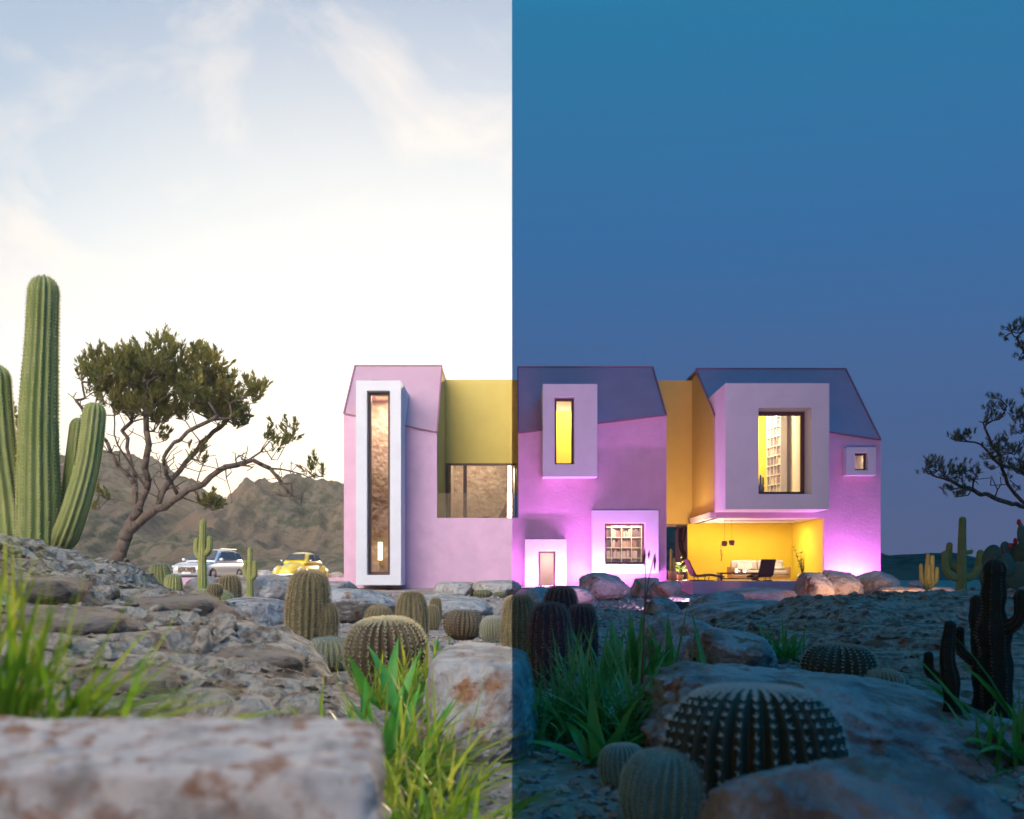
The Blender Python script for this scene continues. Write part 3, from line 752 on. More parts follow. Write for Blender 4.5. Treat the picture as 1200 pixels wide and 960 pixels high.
tuft('leafy_plant', 455, 935, 2.75, 12, .40, .028, .7, .4, 'agave', 'broad leaved green plant among the grass by the foreground stone block', 'plant', 10, .04, .04, (.05, 0, 0), None, .3)
tuft('leafy_plant', 468, 850, 3.8, 12, .40, .028, .8, .5, 'agave', 'broad leaved green plant between the grey ledge and the pale boulder', 'plant', 12, .05, .05, (0, 0, 0), None, .3)
tuft('leafy_plant', 515, 790, 5.4, 4, .24, .02, .5, .2, 'agave', 'pair of broad green leaves poking up behind the pale boulder', 'plant', 13, .04, .04, (.1, 0, 0), None, .3)
tuft('agave', 706, 895, 3.9, 15, .36, .03, 1.5, .5, 'agave', 'dark agave with broad leaves left of the small pale round cactus', 'plant', 14, .03, .03, (.1, -.3, 0), None, .3)
tuft('agave', 748, 805, 4.6, 36, .44, .019, .55, .05, 'grass_dk', 'upright sword leaved plant behind the dusk grass tuft', 'plant', 15, .13, .05, (.05, 0, 0), None, .5)
tuft('agave', 1205, 900, 3.3, 16, .58, .034, 1.5, .6, 'agave', 'dark agave with arching broad leaves at the right edge', 'plant', 16, .04, .04, (-.5, 0, .1), None, .25)
# thin stalk
def stalk():
    Y = 5.2; b = P(757, 800, Y); o = empty('flower_stalk', b, 'thin reddish stalk with two small leaves rising in front of the bookcase window', 'plant')
    mb = MB(); mb.tube([P(752, 800, Y) - b, P(755, 720, Y) - b, P(757, 660, Y) - b], [.006, .004, .002], 6); mb.tube([P(755, 715, Y) - b, P(760, 680, Y) - b, P(767, 650, Y) - b], [.004, .003, .002], 5)
    mb.build('stem', M['stalk'], o, smooth=True)
    for (x, y, yt) in ((755, 664, 640), (767, 668, 648), (760, 655, 645)):
        mb = MB(); mb.tube([P(x, y, Y) - b, P(x + .4, (y + yt) / 2, Y) - b, P(x + 1, yt, Y) - b], [.002, .007, .001], 6); mb.build('bud', M['stalk'], o, smooth=True)
    for (x, y, s) in ((750, 684, -1), (762, 686, 1)):
        mb = MB(); blade(mb, P(x + 3 * -s, y + 6, Y) - b, (s * .5, 0, .8), .07, .018, .4); mb.build('leaf', M['agave'], o, smooth=True)
stalk()

# ------------------------------------------------------------------ trees
def tree(name, label, Y, limbs, targets, tipr, mat_leaf, seed, step=.28, leafL=.13, leafW=.022, spike=.34, nblade=22, basescale=1.0, exp=.46, maxd=1.6, jit=.35):
    rnd = random.Random(seed); base = P(limbs[0][0][0], limbs[0][0][1], Y)
    o = empty(name, base, label, 'tree')
    pos = []; par = []
    def near(p, thr=1e9):
        best = -1; bd = thr
        for i, q in enumerate(pos):
            d = (q - p).length
            if d < bd: bd = d; best = i
        return best
    for li, limb in enumerate(limbs):
        pts = []
        for a in limb:
            pts.append(P(a[0], a[1], Y) - base + Vector((0, a[2] if len(a) > 2 else 0, 0)))
        tot = sum((pts[i + 1] - pts[i]).length for i in range(len(pts) - 1))
        path = smooth_path(pts, max(4, int(tot / step * 1.3)))
        if li == 0: prev = -1
        else: prev = near(path[0]); path = path[1:]
        for q in path:
            j = Vector((rnd.gauss(0, 1), rnd.gauss(0, 1), rnd.gauss(0, 1))) * step * .10
            pos.append(q + j); par.append(prev); prev = len(pos) - 1
    tips = set(); ends = []
    tg = []
    for (cx, cy, rx, ry, n_, dep, leafy) in targets:
        for _ in range(n_):
            while True:
                a, b_, c = rnd.uniform(-1, 1), rnd.uniform(-1, 1), rnd.uniform(-1, 1)
                if a * a + b_ * b_ + c * c <= 1: break
            tg.append((P(cx + a * rx, cy + b_ * ry, Y) - base + Vector((0, c * dep, 0)), leafy))
    tg.sort(key=lambda t: min((q - t[0]).length for q in pos))
    for p, leafy in tg:
        # prefer nodes below and inside
        best = -1; bd = 1e9
        for i, q in enumerate(pos):
            d = (q - p).length + max(0, q.z - p.z) * 1.2
            if d < bd: bd = d; best = i
        cur = pos[best].copy(); prev = best
        dist = (p - cur).length; m = max(1, int(dist / step))
        for s in range(m):
            t = (s + 1) / m
            q = pos[best].lerp(p, t) + Vector((rnd.gauss(0, 1), rnd.gauss(0, 1), rnd.gauss(0, 1) - .2)) * step * jit * (1 - t)
            pos.append(q); par.append(prev); prev = len(pos) - 1
        if leafy: ends.append((prev, pos[prev] - pos[par[prev]] if par[prev] >= 0 else Vector((0, 0, 1))))
    n = len(pos); cntr = [0] * n; has = [False] * n
    for i in range(n):
        if par[i] >= 0: has[par[i]] = True
    for i in range(n - 1, -1, -1):
        pass
    w = [0.0] * n
    order = list(range(n))
    for i in order: 
        if not has[i]: w[i] = 1.0
    for i in range(n - 1, -1, -1):
        if w[i] == 0: w[i] = 1.0
        if par[i] >= 0: w[par[i]] += w[i] if has[i] or True else 0
    # avoid counting nodes twice: children come later than parents, so one reverse pass is enough
    w2 = [0.0] * n
    for i in range(n - 1, -1, -1):
        if not has[i]: w2[i] = 1.0
        if par[i] >= 0: w2[par[i]] += w2[i]
    rad = [tipr * max(1, w2[i]) ** exp * basescale for i in range(n)]
    mb = MB()
    for i in range(n):
        p = par[i]
        if p < 0: continue
        r1 = min(rad[p], rad[i] * 1.35); sides = 9 if rad[i] > tipr * 6 else (6 if rad[i] > tipr * 2.5 else 4)
        if sides == 9: # gnarly
            mb.tube([pos[p] - (pos[i] - pos[p]) * .12, (pos[p] + pos[i]) / 2, pos[i] + (pos[i] - pos[p]) * .05], [r1, (r1 + rad[i]) / 2 * rnd.uniform(.95, 1.1), rad[i]], 9)
        else:
            mb.tube([pos[p], pos[i]], [r1, rad[i]], sides, cap=sides > 4)
    mb.build('trunk', M['bark'], o, smooth=True)
    lf = MB()
    for (i, d) in ends:
        for q in range(rnd.choice((2, 3, 3))):
            d0 = (d.normalized() * .5 + Vector((rnd.gauss(0, .45), rnd.gauss(0, .45), .9))).normalized()
            s0 = pos[i] + Vector((rnd.gauss(0, .05), rnd.gauss(0, .05), 0)); sp = spike * rnd.uniform(.6, 1.2)
            for k in range(nblade):
                t = rnd.random(); a = rnd.uniform(0, 2 * math.pi); o1 = d0.orthogonal().normalized(); o2 = d0.cross(o1)
                out = o1 * math.cos(a) + o2 * math.sin(a)
                bd_ = (d0 * (.75 + .5 * t) + out * (.75 - .3 * t)).normalized()
                b0 = s0 + d0 * sp * t; L_ = leafL * rnd.uniform(.7, 1.2)
                sd = bd_.cross(out).normalized() * leafW * rnd.uniform(.7, 1.1)
                m_ = b0 + bd_ * L_ * .55
                lf.add([b0, m_ - sd, b0 + bd_ * L_, m_ + sd], [(0, 1, 2, 3)])
    lf.build('crown', M[mat_leaf], o)
    return o
tree('umbrella_thorn_tree', 'gnarled flat-topped tree with bare lower branches in front of the hills', 25,
     [[(138, 672), (142, 645), (150, 622), (160, 600)],
      [(160, 600), (152, 565, .3), (141, 525, .5), (130, 492, .8)],
      [(160, 600), (172, 570), (179, 530, -.3), (177, 480, -.5), (185, 455, -.5)],
      [(151, 622), (185, 600, -.2), (212, 585, -.3), (240, 569, -.4), (265, 552, -.3), (292, 541, 0), (318, 546, .2), (350, 556, .3), (376, 556, .3)],
      [(178, 602), (196, 562, .3), (214, 532, .6), (234, 508, .7), (250, 490, .9)],
      [(265, 552, -.3), (272, 572, -.3), (276, 590, -.4)], [(318, 546, .2), (335, 575, .2), (354, 588, .1), (345, 594, 0)],
      [(292, 541), (312, 524, .1), (327, 506, .2)], [(152, 565, .3), (122, 522, .2), (100, 486, 0), (84, 462, -.2)],
      [(172, 570), (150, 530, -.6), (150, 490, -1), (125, 470, -1)], [(212, 585), (205, 550, -.8), (225, 520, -1), (265, 495, -.8)]],
     [(140, 438, 52, 24, 80, 1.2, True), (208, 436, 52, 32, 100, 1.5, True), (150, 462, 45, 24, 65, 1.4, True), (248, 462, 38, 26, 70, 1.3, True), (200, 482, 75, 16, 75, 1.4, True), (268, 492, 28, 10, 22, .8, True),
      (296, 463, 16, 9, 12, .5, True), (331, 520, 22, 22, 9, .5, True), (345, 560, 32, 26, 26, .6, False), (372, 553, 8, 10, 4, .3, True), (246, 594, 13, 6, 9, .4, True), (330, 575, 30, 18, 30, .5, False), (240, 540, 60, 26, 50, .9, False), (190, 560, 50, 30, 30, .9, False), (300, 535, 30, 14, 22, .6, False),
      (110, 590, 22, 18, 5, .5, True), (100, 480, 24, 22, 24, .5, False), (160, 535, 45, 40, 45, .9, False), (215, 530, 30, 20, 5, .9, True)],
     .011, 'leaf_tree', 21, leafL=.16, leafW=.026, spike=.34, nblade=21, exp=.47)
tree('scrub_tree', 'dark leafed small tree half hidden behind the big saguaro at the left edge', 16,
     [[(-30, 690), (-25, 640), (-12, 590), (0, 550)], [(-25, 640), (-50, 580), (-70, 540)]],
     [(5, 520, 18, 38, 60, .6, True), (14, 560, 12, 24, 25, .5, True), (-40, 530, 40, 40, 60, 1, True)], .008, 'leaf_tree', 5, step=.2, leafL=.10, leafW=.02, spike=.16, nblade=14)
tree('pine_tree', 'pine tree reaching into the picture from the right edge at dusk', 16,
     [[(1300, 712), (1296, 650), (1280, 600), (1262, 560)],
      [(1288, 622), (1250, 592), (1205, 594), (1180, 588), (1150, 578), (1120, 567), (1092, 556)],
      [(1262, 572), (1225, 562), (1195, 552), (1165, 540), (1150, 520), (1128, 516)],
      [(1205, 594), (1190, 570, .2), (1183, 540, .3), (1168, 505, .3), (1160, 490, .3)],
      [(1262, 560), (1245, 500), (1225, 455), (1200, 412), (1188, 392)], [(1245, 500), (1215, 495), (1195, 480)]],
     [(1100, 548, 22, 9, 17, .3, True), (1130, 556, 26, 12, 22, .4, True), (1127, 515, 12, 7, 12, .3, True), (1163, 480, 12, 18, 16, .4, True), (1180, 535, 28, 24, 34, .6, True), (1205, 490, 16, 20, 24, .6, True),
      (1215, 540, 25, 40, 45, .8, True), (1125, 578, 16, 6, 10, .3, True), (1193, 388, 14, 9, 16, .4, True), (1215, 410, 15, 15, 25, .5, True), (1250, 470, 40, 40, 80, 1, True), (1150, 565, 40, 15, 12, .5, False)],
     .0075, 'leaf_pine', 31, step=.16, leafL=.075, leafW=.0045, spike=.09, nblade=26, exp=.48)
tree('bare_tree', 'bare pink lit tree trunk seen through the gap beside the living terrace', 52,
     [[(800, 684), (801, 655), (797, 630), (800, 600)], [(799, 640), (806, 618), (808, 600)], [(797, 630), (790, 610)]], [(800, 590, 14, 14, 20, .5, False)], .03, 'leaf_tree', 6, step=.5, basescale=1.5)

exec_house = True
# ------------------------------------------------------------------ house
HB = Vector((4, 42, ZC - .5))
house = empty('modern_house', HB, 'long pink house with three sloping towers joined by yellow walls', 'house')
def hb(mb, name, mat, parent=None, label=None, smooth=False):
    mb.v = [tuple(Vector(v) - HB) for v in mb.v]
    o = mb.build(name, M[mat], parent or house, smooth=smooth, fix=True)
    if label: o['label'] = label
    return o
YF = 42.0; YB = 52.0
X1a, X1b = gx(403, YF), gx(512, YF); X2a, X2b = .262, gx(781, YF); X3a, X3b = gx(838, YF), gx(1032, YF)
ZG = ZC - .75; ZT = gz(607, YF)
Yt1, Yt2, Yt3 = 45.0, 46.1, 46.4
zt1, zt2, zt3 = gz(429, Yt1), gz(430.5, Yt2), gz(432.5, Yt3)
fy = lambda u, v: Vector((u, YF, v))
def rectpx(x0, y0, x1, y1, Y=YF): return [(gx(x0, Y), gz(y0, Y)), (gx(x1, Y), gz(y0, Y)), (gx(x1, Y), gz(y1, Y)), (gx(x0, Y), gz(y1, Y))]
def fold(x, xa, xb, za, zb): return za + (zb - za) * (x - xa) / (xb - xa)
def notch(px0, px1, pyb, xa, xb, za, zb):
    a, b = gx(px0, YF), gx(px1, YF); z = gz(pyb, YF)
    return [(a, fold(a, xa, xb, za, zb)), (a, z), (b, z), (b, fold(b, xa, xb, za, zb))]
T1 = (X1a, X1b, gz(485, YF), gz(507, YF)); T2 = (X2a, X2b, gz(508, YF), gz(487, YF)); T3 = (X3a, X3b, gz(487, YF), gz(516, YF))
NT = {1: (427, 462, 670), 2: (644, 680, 550), 3: (880, 950, 588)}
outer = [(X1a, ZG), (X1a, gz(485, YF))] + notch(*NT[1], *T1) + [(X1b, gz(507, YF)), (X1b, ZT), (X2a, ZT), (X2a, gz(508, YF))] + notch(*NT[2], *T2) + [(X2b, gz(487, YF)), (X2b, ZG)]
holes = [rectpx(706, 610, 759, 663), rectpx(630, 644, 652, 688)]
hb(MB().plate(outer, holes, fy, (0, .25, 0)), 'front_wall', 'pink')
o3 = [(X3a, ZT), (X3a, gz(487, YF))] + notch(*NT[3], *T3) + [(X3b, gz(516, YF)), (X3b, ZG), (gx(966, YF), ZG), (gx(966, YF), ZT)]
hb(MB().plate(o3, [rectpx(1000, 528, 1020, 554)], fy, (0, .25, 0)), 'front_wall', 'pink')
def roof(xa, xb, za, zb, Yt, zt, nt_, tn):
    # sloping front roof face with thin dark trim along its edges
    n = .06
    a, b, c, d = Vector((xa, YF - .02, za)), Vector((xb, YF - .02, zb)), Vector((xb, Yt, zt)), Vector((xa, Yt, zt))
    s0, s1 = (gx(nt_[0], YF) - xa) / (xb - xa), (gx(nt_[1], YF) - xa) / (xb - xa)
    bl_ = lambda s_, t_: a.lerp(b, s_).lerp(d.lerp(c, s_), t_)
    ss = sorted(set([s0, s1] + [k / 16 for k in range(17)])); tt = sorted(set([tn] + [k / 10 for k in range(11)]))
    off = Vector((0, .12, -.12)); vs = []; fs = []; nS, nT = len(ss), len(tt)
    for s_ in ss:
        for t_ in tt: vs.append(bl_(s_, t_))
    top = len(vs); vs += [v + off for v in vs]
    for i_ in range(nS - 1):
        for j_ in range(nT - 1):
            if ss[i_] >= s0 - 1e-6 and ss[i_ + 1] <= s1 + 1e-6 and tt[j_ + 1] <= tn + 1e-6: continue
            q = [i_ * nT + j_, (i_ + 1) * nT + j_, (i_ + 1) * nT + j_ + 1, i_ * nT + j_ + 1]
            fs.append(tuple(q)); fs.append(tuple(k + top for k in reversed(q)))
    cnt_ = {}
    for f in fs:
        if f[0] >= top: continue
        for k in range(4):
            e_ = (f[k], f[(k + 1) % 4]); cnt_[tuple(sorted(e_))] = cnt_.get(tuple(sorted(e_)), []) + [e_]
    for k, v in cnt_.items():
        if len(v) == 1: fs.append((v[0][1], v[0][0], v[0][0] + top, v[0][1] + top))
    m_ = MB(); m_.add(vs, fs); r = hb(m_, 'roof', 'lav'); 
    t = MB()
    for p, q in ((a, bl_(s0, 0)), (bl_(s1, 0), b), (b, c), (c, d), (d, a)):
        t.tube([p + Vector((0, -.01, .01)), q + Vector((0, -.01, .01))], .04, 4)
    hb(t, 'roof_trim', 'trim', r)
    hb(MB().box(xa, xb, Yt + .02, YB, zt - .25, zt), 'roof', 'lav')
roof(X1a, X1b, gz(485, YF), gz(507, YF), Yt1, zt1, NT[1], .72)
roof(X2a, X2b, gz(508, YF), gz(487, YF), Yt2, zt2, NT[2], .62)
roof(X3a, X3b, gz(487, YF), gz(516, YF), Yt3, zt3, NT[3], .50)
def side(x, zf, Yt, zt, zlow, mat, inward, z_open=None):
    poly = [(x, YF + .26, zlow), (x, YF + .26, zf - .05), (x, Yt, zt - .14), (x, YB, zt - .26), (x, YB, zlow)]
    hb(MB().prism(poly, (inward * .2, 0, 0)), 'side_wall', mat)
# the rendered side faces towards the recesses are yellow
side(X1a, gz(485, YF), Yt1, zt1, ZG, 'pink', 1); side(X1b, gz(507, YF), Yt1, zt1, ZG, 'yellow', -1)
side(X2a, gz(508, YF), Yt2, zt2, ZG, 'yellow', 1); side(X2b, gz(487, YF), Yt2, zt2, ZG, 'pink', -1)
side(X3a, gz(487, YF), Yt3, zt3, ZT, 'yellow', 1); side(X3b, gz(516, YF), Yt3, zt3, ZG, 'pink', -1)
for xa, xb, zt in ((X1a, X1b, zt1), (X2a, X2b, zt2), (X3a, X3b, zt3)):
    hb(MB().box(xa, xb, YB + .01, YB + .25, ZG, zt), 'back_wall', 'pink')
# connectors
zc = gz(445, 47)
door = [(-3.04, gz(543, 47)), (.22, gz(543, 47)), (.22, ZT - .15), (-3.04, ZT - .15)]
fy47 = lambda u, v: Vector((u, 47, v))
hb(MB().plate([(X1b, ZT - .3), (X1b, zc), (X2a, zc), (X2a, ZT - .3)], [door], fy47, (0, .25, 0)), 'connecting_wall', 'yellow')
hb(MB().box(X1b, X2a, 47.26, 51, zc - .25, zc - .02), 'roof', 'yellow')
hb(MB().box(X1b, X2a, YF + .26, 51.5, ZT - .4, ZT - .13), 'terrace_floor', 'wood')
hb(MB().box(X1b, X2a, 51, 51.2, ZT, zc - .3), 'back_wall', 'cream')
zc2 = gz(446, 47.4); zl2 = gz(614, 47.4)
hb(MB().box(X2b, X3a, 47.4, 47.65, zl2, zc2), 'connecting_wall', 'yellow')
hb(MB().box(X2b + .01, X3a - .01, 47.66, 51, zl2, zl2 + .25), 'passage_ceiling', 'cream')
hb(MB().box(X2b, X3a, 47.66, 51, zc2 - .25, zc2 - .02), 'roof', 'yellow')
# terrace doors
dr = MB(); x0, x1, z0, z1 = -3.035, .215, ZT - .13, gz(543, 47)
xm = gx(545, 47)
for a, b in ((x0, x0 + .09), (xm - .08, xm + .08), (x1 - .09, x1)): dr.box(a, b, 46.98, 47.12, z0, z1)
for a, b in ((x0 + .09, xm - .08), (xm + .08, x1 - .09)): dr.box(a, b, 46.98, 47.12, z1 - .1, z1); dr.box(a, b, 46.98, 47.12, z0, z0 + .06)
dro = hb(dr, 'sliding_door', 'frame')
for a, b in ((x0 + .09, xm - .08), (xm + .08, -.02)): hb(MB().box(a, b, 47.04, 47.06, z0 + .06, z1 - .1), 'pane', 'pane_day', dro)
hb(MB().box(.0, x1 - .09, 47.04, 47.06, z0 + .06, z1 - .1), 'pane', 'pane', dro)
bl = MB().box(X1b + .01, X2a - .01, YF + .05, YF + .075, ZT + .004, gz(578, YF)); hb(bl, 'glass_balustrade', 'pane_bal')
hb(MB().box(X2a - .2, X2a - .003, YF + .27, 46.97, ZT - .12, ZT + .03), 'parapet_lamp', 'cream')
# living terrace
zf = gz(681, YF); YL = 46.9; XLr = gx(928, YL)
hb(MB().box(gx(806, YL), XLr + .2, YL, YL + .2, zf, ZT - .012), 'living_back_wall', 'yellow2')
hb(MB().box(XLr, XLr + .2, YF + .26, YL - .01, zf, ZT - .012), 'living_side_wall', 'yellow2')
hb(MB().box(X3a - .15, XLr + .2, YF + .26, YL + .2, ZT, ZT + .25), 'living_ceiling', 'white')
hb(MB().box(gx(783, 44), 12.9, 38, 50, ZG - .3, zf), 'podium', 'pink')
hb(MB().box(gx(783, 44) + .02, 12.88, 38.02, 50, zf + .003, zf + .02), 'podium_floor', 'wood')
# windows with projecting surrounds
def surround(x0, y0, x1, y1, hx0, hy0, hx1, hy1, Y, name_label, fr=.07, glassm='pane', recess=.5, top_y=None, ztop_cut=None):
    o = [(gx(x0, Y), gz(y1, Y)), (gx(x1, Y), gz(y1, Y)), (gx(x1, Y), gz(y0, Y)), (gx(x0, Y), gz(y0, Y))]
    h = rectpx(hx0, hy0, hx1, hy1, Y)
    deep = y0 < 460
    s = MB().plate(o, [h], lambda u, v: Vector((u, Y, v)), (0, recess + .12 if deep else YF - Y - .01, 0))
    if deep:
        e = .11; h2 = [(o[0][0] + e, o[0][1] + e), (o[1][0] - e, o[0][1] + e), (o[1][0] - e, o[2][1] - e), (o[0][0] + e, o[2][1] - e)]
        Yd = Y + recess + .12; s.plate(o, [h2], lambda u, v: Vector((u, Yd, v)), (0, YF + 2.6 - Yd, 0))
    w = hb(s, 'window', 'white', label=name_label); bevel(w, .012, 1)
    f = MB(); a, b, c, d = gx(hx0, Y) + .002, gx(hx1, Y) - .002, gz(hy1, Y) + .002, gz(hy0, Y) - .002; yy = Y + recess
    f.box(a, a + fr, yy, yy + .1, c, d); f.box(b - fr, b, yy, yy + .1, c, d); f.box(a + fr, b - fr, yy, yy + .1, d - fr, d); f.box(a + fr, b - fr, yy, yy + .1, c, c + fr)
    hb(f, 'frame', 'frame', w)
    hb(MB().box(a + fr, b - fr, yy + .04, yy + .06, c + fr, d - fr), 'pane', glassm, w)
    return a, b, c, d, yy
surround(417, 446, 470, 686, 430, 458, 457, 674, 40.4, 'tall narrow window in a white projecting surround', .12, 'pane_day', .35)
surround(636, 450, 700, 559, 650, 465, 673, 544, 41.2, 'upper window with yellow interior', .09)
surround(694, 598, 772, 672, 709, 613, 756, 661, 41.4, 'window with lit bookcase behind', .08, recess=.3)
surround(615, 632, 664, 690, 631, 646, 651, 689, 41.6, 'small lit window at the wall foot', .07, recess=.15)
surround(850, 449, 972, 597, 889, 478, 951, 579, 40.0, 'largest window in a deep white box', .16, recess=.95)
surround(992, 524, 1027, 557, 1002, 531, 1017, 551, 41.5, 'smallest square window', .07, recess=.25)
# rooms behind the windows
def room(x0, x1, y0, y1, z0, z1, wall, back, label=None, leftm=None):
    mb = MB()
    if leftm is None: mb.box(x0 - .05, x0, y0, y1, z0, z1)
    mb.box(x1, x1 + .05, y0, y1, z0, z1); mb.box(x0 - .05, x1 + .05, y0, y1 + .05, z1 + .003, z1 + .05); mb.box(x0 - .05, x1 + .05, y0, y1 + .05, z0 - .05, z0 - .003)
    hb(mb, 'room', wall)
    if leftm: hb(MB().box(x0 - .05, x0, y0, y1, z0, z1), 'room_wall', leftm)
    hb(MB().box(x0, x1, y1, y1 + .05, z0, z1), 'room_back_wall', back)
room(-6.0, -4.55, YF + .3, 44.0, gz(680, YF), 8.42, 'pink', 'reflection_wall', leftm='reflection_wall')
room(gx(640, YF), gx(690, YF), 44.6, 47.5, gz(560, YF), 9.0, 'cream', 'cream', leftm='cream')
room(gx(700, YF), gx(768, YF), YF + .3, 43.6, gz(668, YF), gz(604, YF), 'cream', 'cream')
room(gx(626, YF), gx(658, YF), YF + .3, 43.6, gz(690, YF), gz(640, YF), 'cream', 'cream')
room(gx(872, YF), 12.45, YF + 2.6, 47.4, gz(590, YF), 8.7, 'cream', 'yellow2', leftm='yellow2')
room(gx(996, YF), gx(1024, YF), YF + .3, 44, gz(560, YF), gz(524, YF), 'cream', 'pink')
room(X1b + .25, .02, 47.4, 49.6, ZT - .1, gz(520, 47), 'reflection_wall', 'reflection_wall')
room(.03, X2a, 47.3, 47.95, ZT - .1, gz(543, 47) + .05, 'cream', 'cream')
# pieces seen inside
def thing_box(name, label, cat, boxes, mat, base, bev=0.01, group=None):
    mb = MB()
    for b in boxes: mb.box(*b)
    o = mb.build(name, M[mat], fix=True); o.location = base; tag(o, label, cat, group)
    if bev: bevel(o, bev, 1)
    return o
thing_box('panel', 'yellow upright screen inside the upper window of the middle tower', 'screen', [(0, 1.0, 0, .1, 0, 2.75)], 'yellow2', (gx(645, 46.9), 46.9, gz(552, 46.9)), 0)
def bookcase(label, base, w, h, cols, rows, dep, seed, mat='white', rz=0.0):
    o = empty('bookcase', base, label, 'bookcase', rz=rz); rnd = random.Random(seed)
    mb = MB(); t = .035
    for i in range(cols + 1):
        x = i * w / cols; mb.box(x - t / 2, x + t / 2, 0, dep, 0, h)
    for j in range(rows + 1):
        z = j * h / rows
        for i in range(cols): mb.box(i * w / cols + t / 2, (i + 1) * w / cols - t / 2, .01, dep - .01, z - t / 2, z + t / 2)
    mb.build('shelf_frame', M[mat], o, fix=True)
    mb = MB(); mb.box(0, w, dep + .003, dep + .03, 0, h); mb.build('back_panel', M['cream'], o, fix=True)
    n = 0
    bk = [pbr('book_cloth', c, .7) for c in ((.35, .2, .2), (.6, .5, .45), (.2, .14, .16), (.5, .35, .3))] if 'bk' not in M else M['bk']
    M['bk'] = bk
    for i in range(cols):
        for j in range(rows):
            mbs = [MB(), MB()]
            x = i * w / cols + t; xe = (i + 1) * w / cols - t; z = j * h / rows + t / 2; hh = h / rows - t
            if rnd.random() < .3: xe = x + (xe - x) * rnd.uniform(.4, .7)
            while x < xe - .03:
                ww = min(rnd.uniform(.03, .07), xe - x); k = rnd.choice((0, 1)); mbs[k].box(x, x + ww * .92, .05, dep - .02, z, z + hh * rnd.uniform(.55, .92)); x += ww
            for m_, k in zip(mbs, (rnd.randrange(4), rnd.randrange(4))):
                if m_.v: m_.build('books', bk[k], o, fix=True)
    return o
bookcase('bookcase filled with books behind the large lower window', (gx(705, 43), 43.1, gz(666, 43.1)), gx(764, 43) - gx(705, 43), gz(606, 43.1) - gz(666, 43.1), 5, 5, .35, 3, 'cream')
bookcase('tall white bookcase inside the largest upper window', (11.66, 46.9, gz(590, 46)), 1.3, 5.2, 4, 12, .3, 4, 'white', R(-77))
def potted(name, label, base, pr, ph, stems, leafL, leafW, n, seed, mat='plant', potm='pot', group=None):
    o = empty(name, base, label, 'plant', group); rnd = random.Random(seed)
    MB().lathe((0, 0, 0), [(0, 0), (pr * .75, 0), (pr, ph), (pr * .9, ph), (pr * .85, ph * .9), (0, ph * .9)], 16).build('pot', M[potm], o, smooth=True)
    st = MB(); lf = MB()
    for (dx, dy, hh) in stems:
        pts = smooth_path([(0, 0, ph * .8), (dx * .3, dy * .3, ph + hh * .4), (dx, dy, ph + hh)], 8); st.tube(pts, [.018 * (1 - i / 9) + .004 for i in range(8)], 5)
        for k in range(n):
            p = pts[rnd.randrange(3, 8)]; a = rnd.uniform(0, 6.3)
            blade(lf, p, (math.cos(a), math.sin(a), rnd.uniform(0, .9)), leafL * rnd.uniform(.7, 1.2), leafW, .5, 4, rnd=rnd)
    st.build('stem', M['bark'], o, smooth=True); lf.build('leaves', M[mat], o, smooth=True); return o
zf2 = zf + .02
potted('potted_tree', 'potted little tree at the right end of the yellow living terrace', (gx(940, 45), 45, zf2), .2, .25, [(-.25, 0, .9), (.15, 0, .7), (-.35, .1, 1.2), (.3, 0, 1.0), (-.1, 0, .6), (-.1, -.1, .95)], .17, .035, 12, 1, 'plant', 'white')
potted('potted_plant', 'leafy potted plant beside the potted cactus in the gap left of the living terrace', (gx(797, 44), 44, zf2), .16, .25, [(-.1, 0, .5), (.15, 0, .35), (.05, 0, .7), (.25, 0, .2)], .22, .06, 9, 2)
pc = potted('potted_cactus', 'slim green cactus in a square pot left of the living terrace', (gx(788, 43), 43, zf2), .2, .4, [], .1, .02, 0, 3)
for c in list(pc.children):
    if c.name.split('.')[0] in ('stem', 'leaves'): bpy.data.objects.remove(c)
rr = random.Random(9)
for dx, h_ in ((-.06, 1.0), (.06, .6)):
    mb, cr = arm_geo([(dx, 0, .3), (dx, 0, .3 + h_ / 2), (dx, 0, .35 + h_)], .06, 12, 7, rr); mb.build('stem', M['saguaro_small'], pc, smooth=True)
pc2 = empty('potted_cactus', (10.12, 41.7, gz(579, 41.6) + .02), 'small cactus in a round pot on the sill of the largest window', 'plant')
MB().lathe((0, 0, 0), [(0, 0), (.13, 0), (.17, .28), (.14, .28), (0, .24)], 14).build('pot', M['brown'], pc2, smooth=True)
for dx, dz, h_ in ((0, .2, .6), (-.1, .3, .35), (.1, .3, .4)):
    mb, cr = arm_geo([(0 if dx else 0, 0, .2), (dx, 0, dz + .08), (dx, 0, dz + h_)], .05, 10, 7, rr); mb.build('stem', M['cactus'], pc2, smooth=True)
hb(MB().box(9.9, 10.5, 41.4, 41.95, gz(579, 41.6) - .1, gz(579, 41.6) + .018), 'window_shelf', 'white')
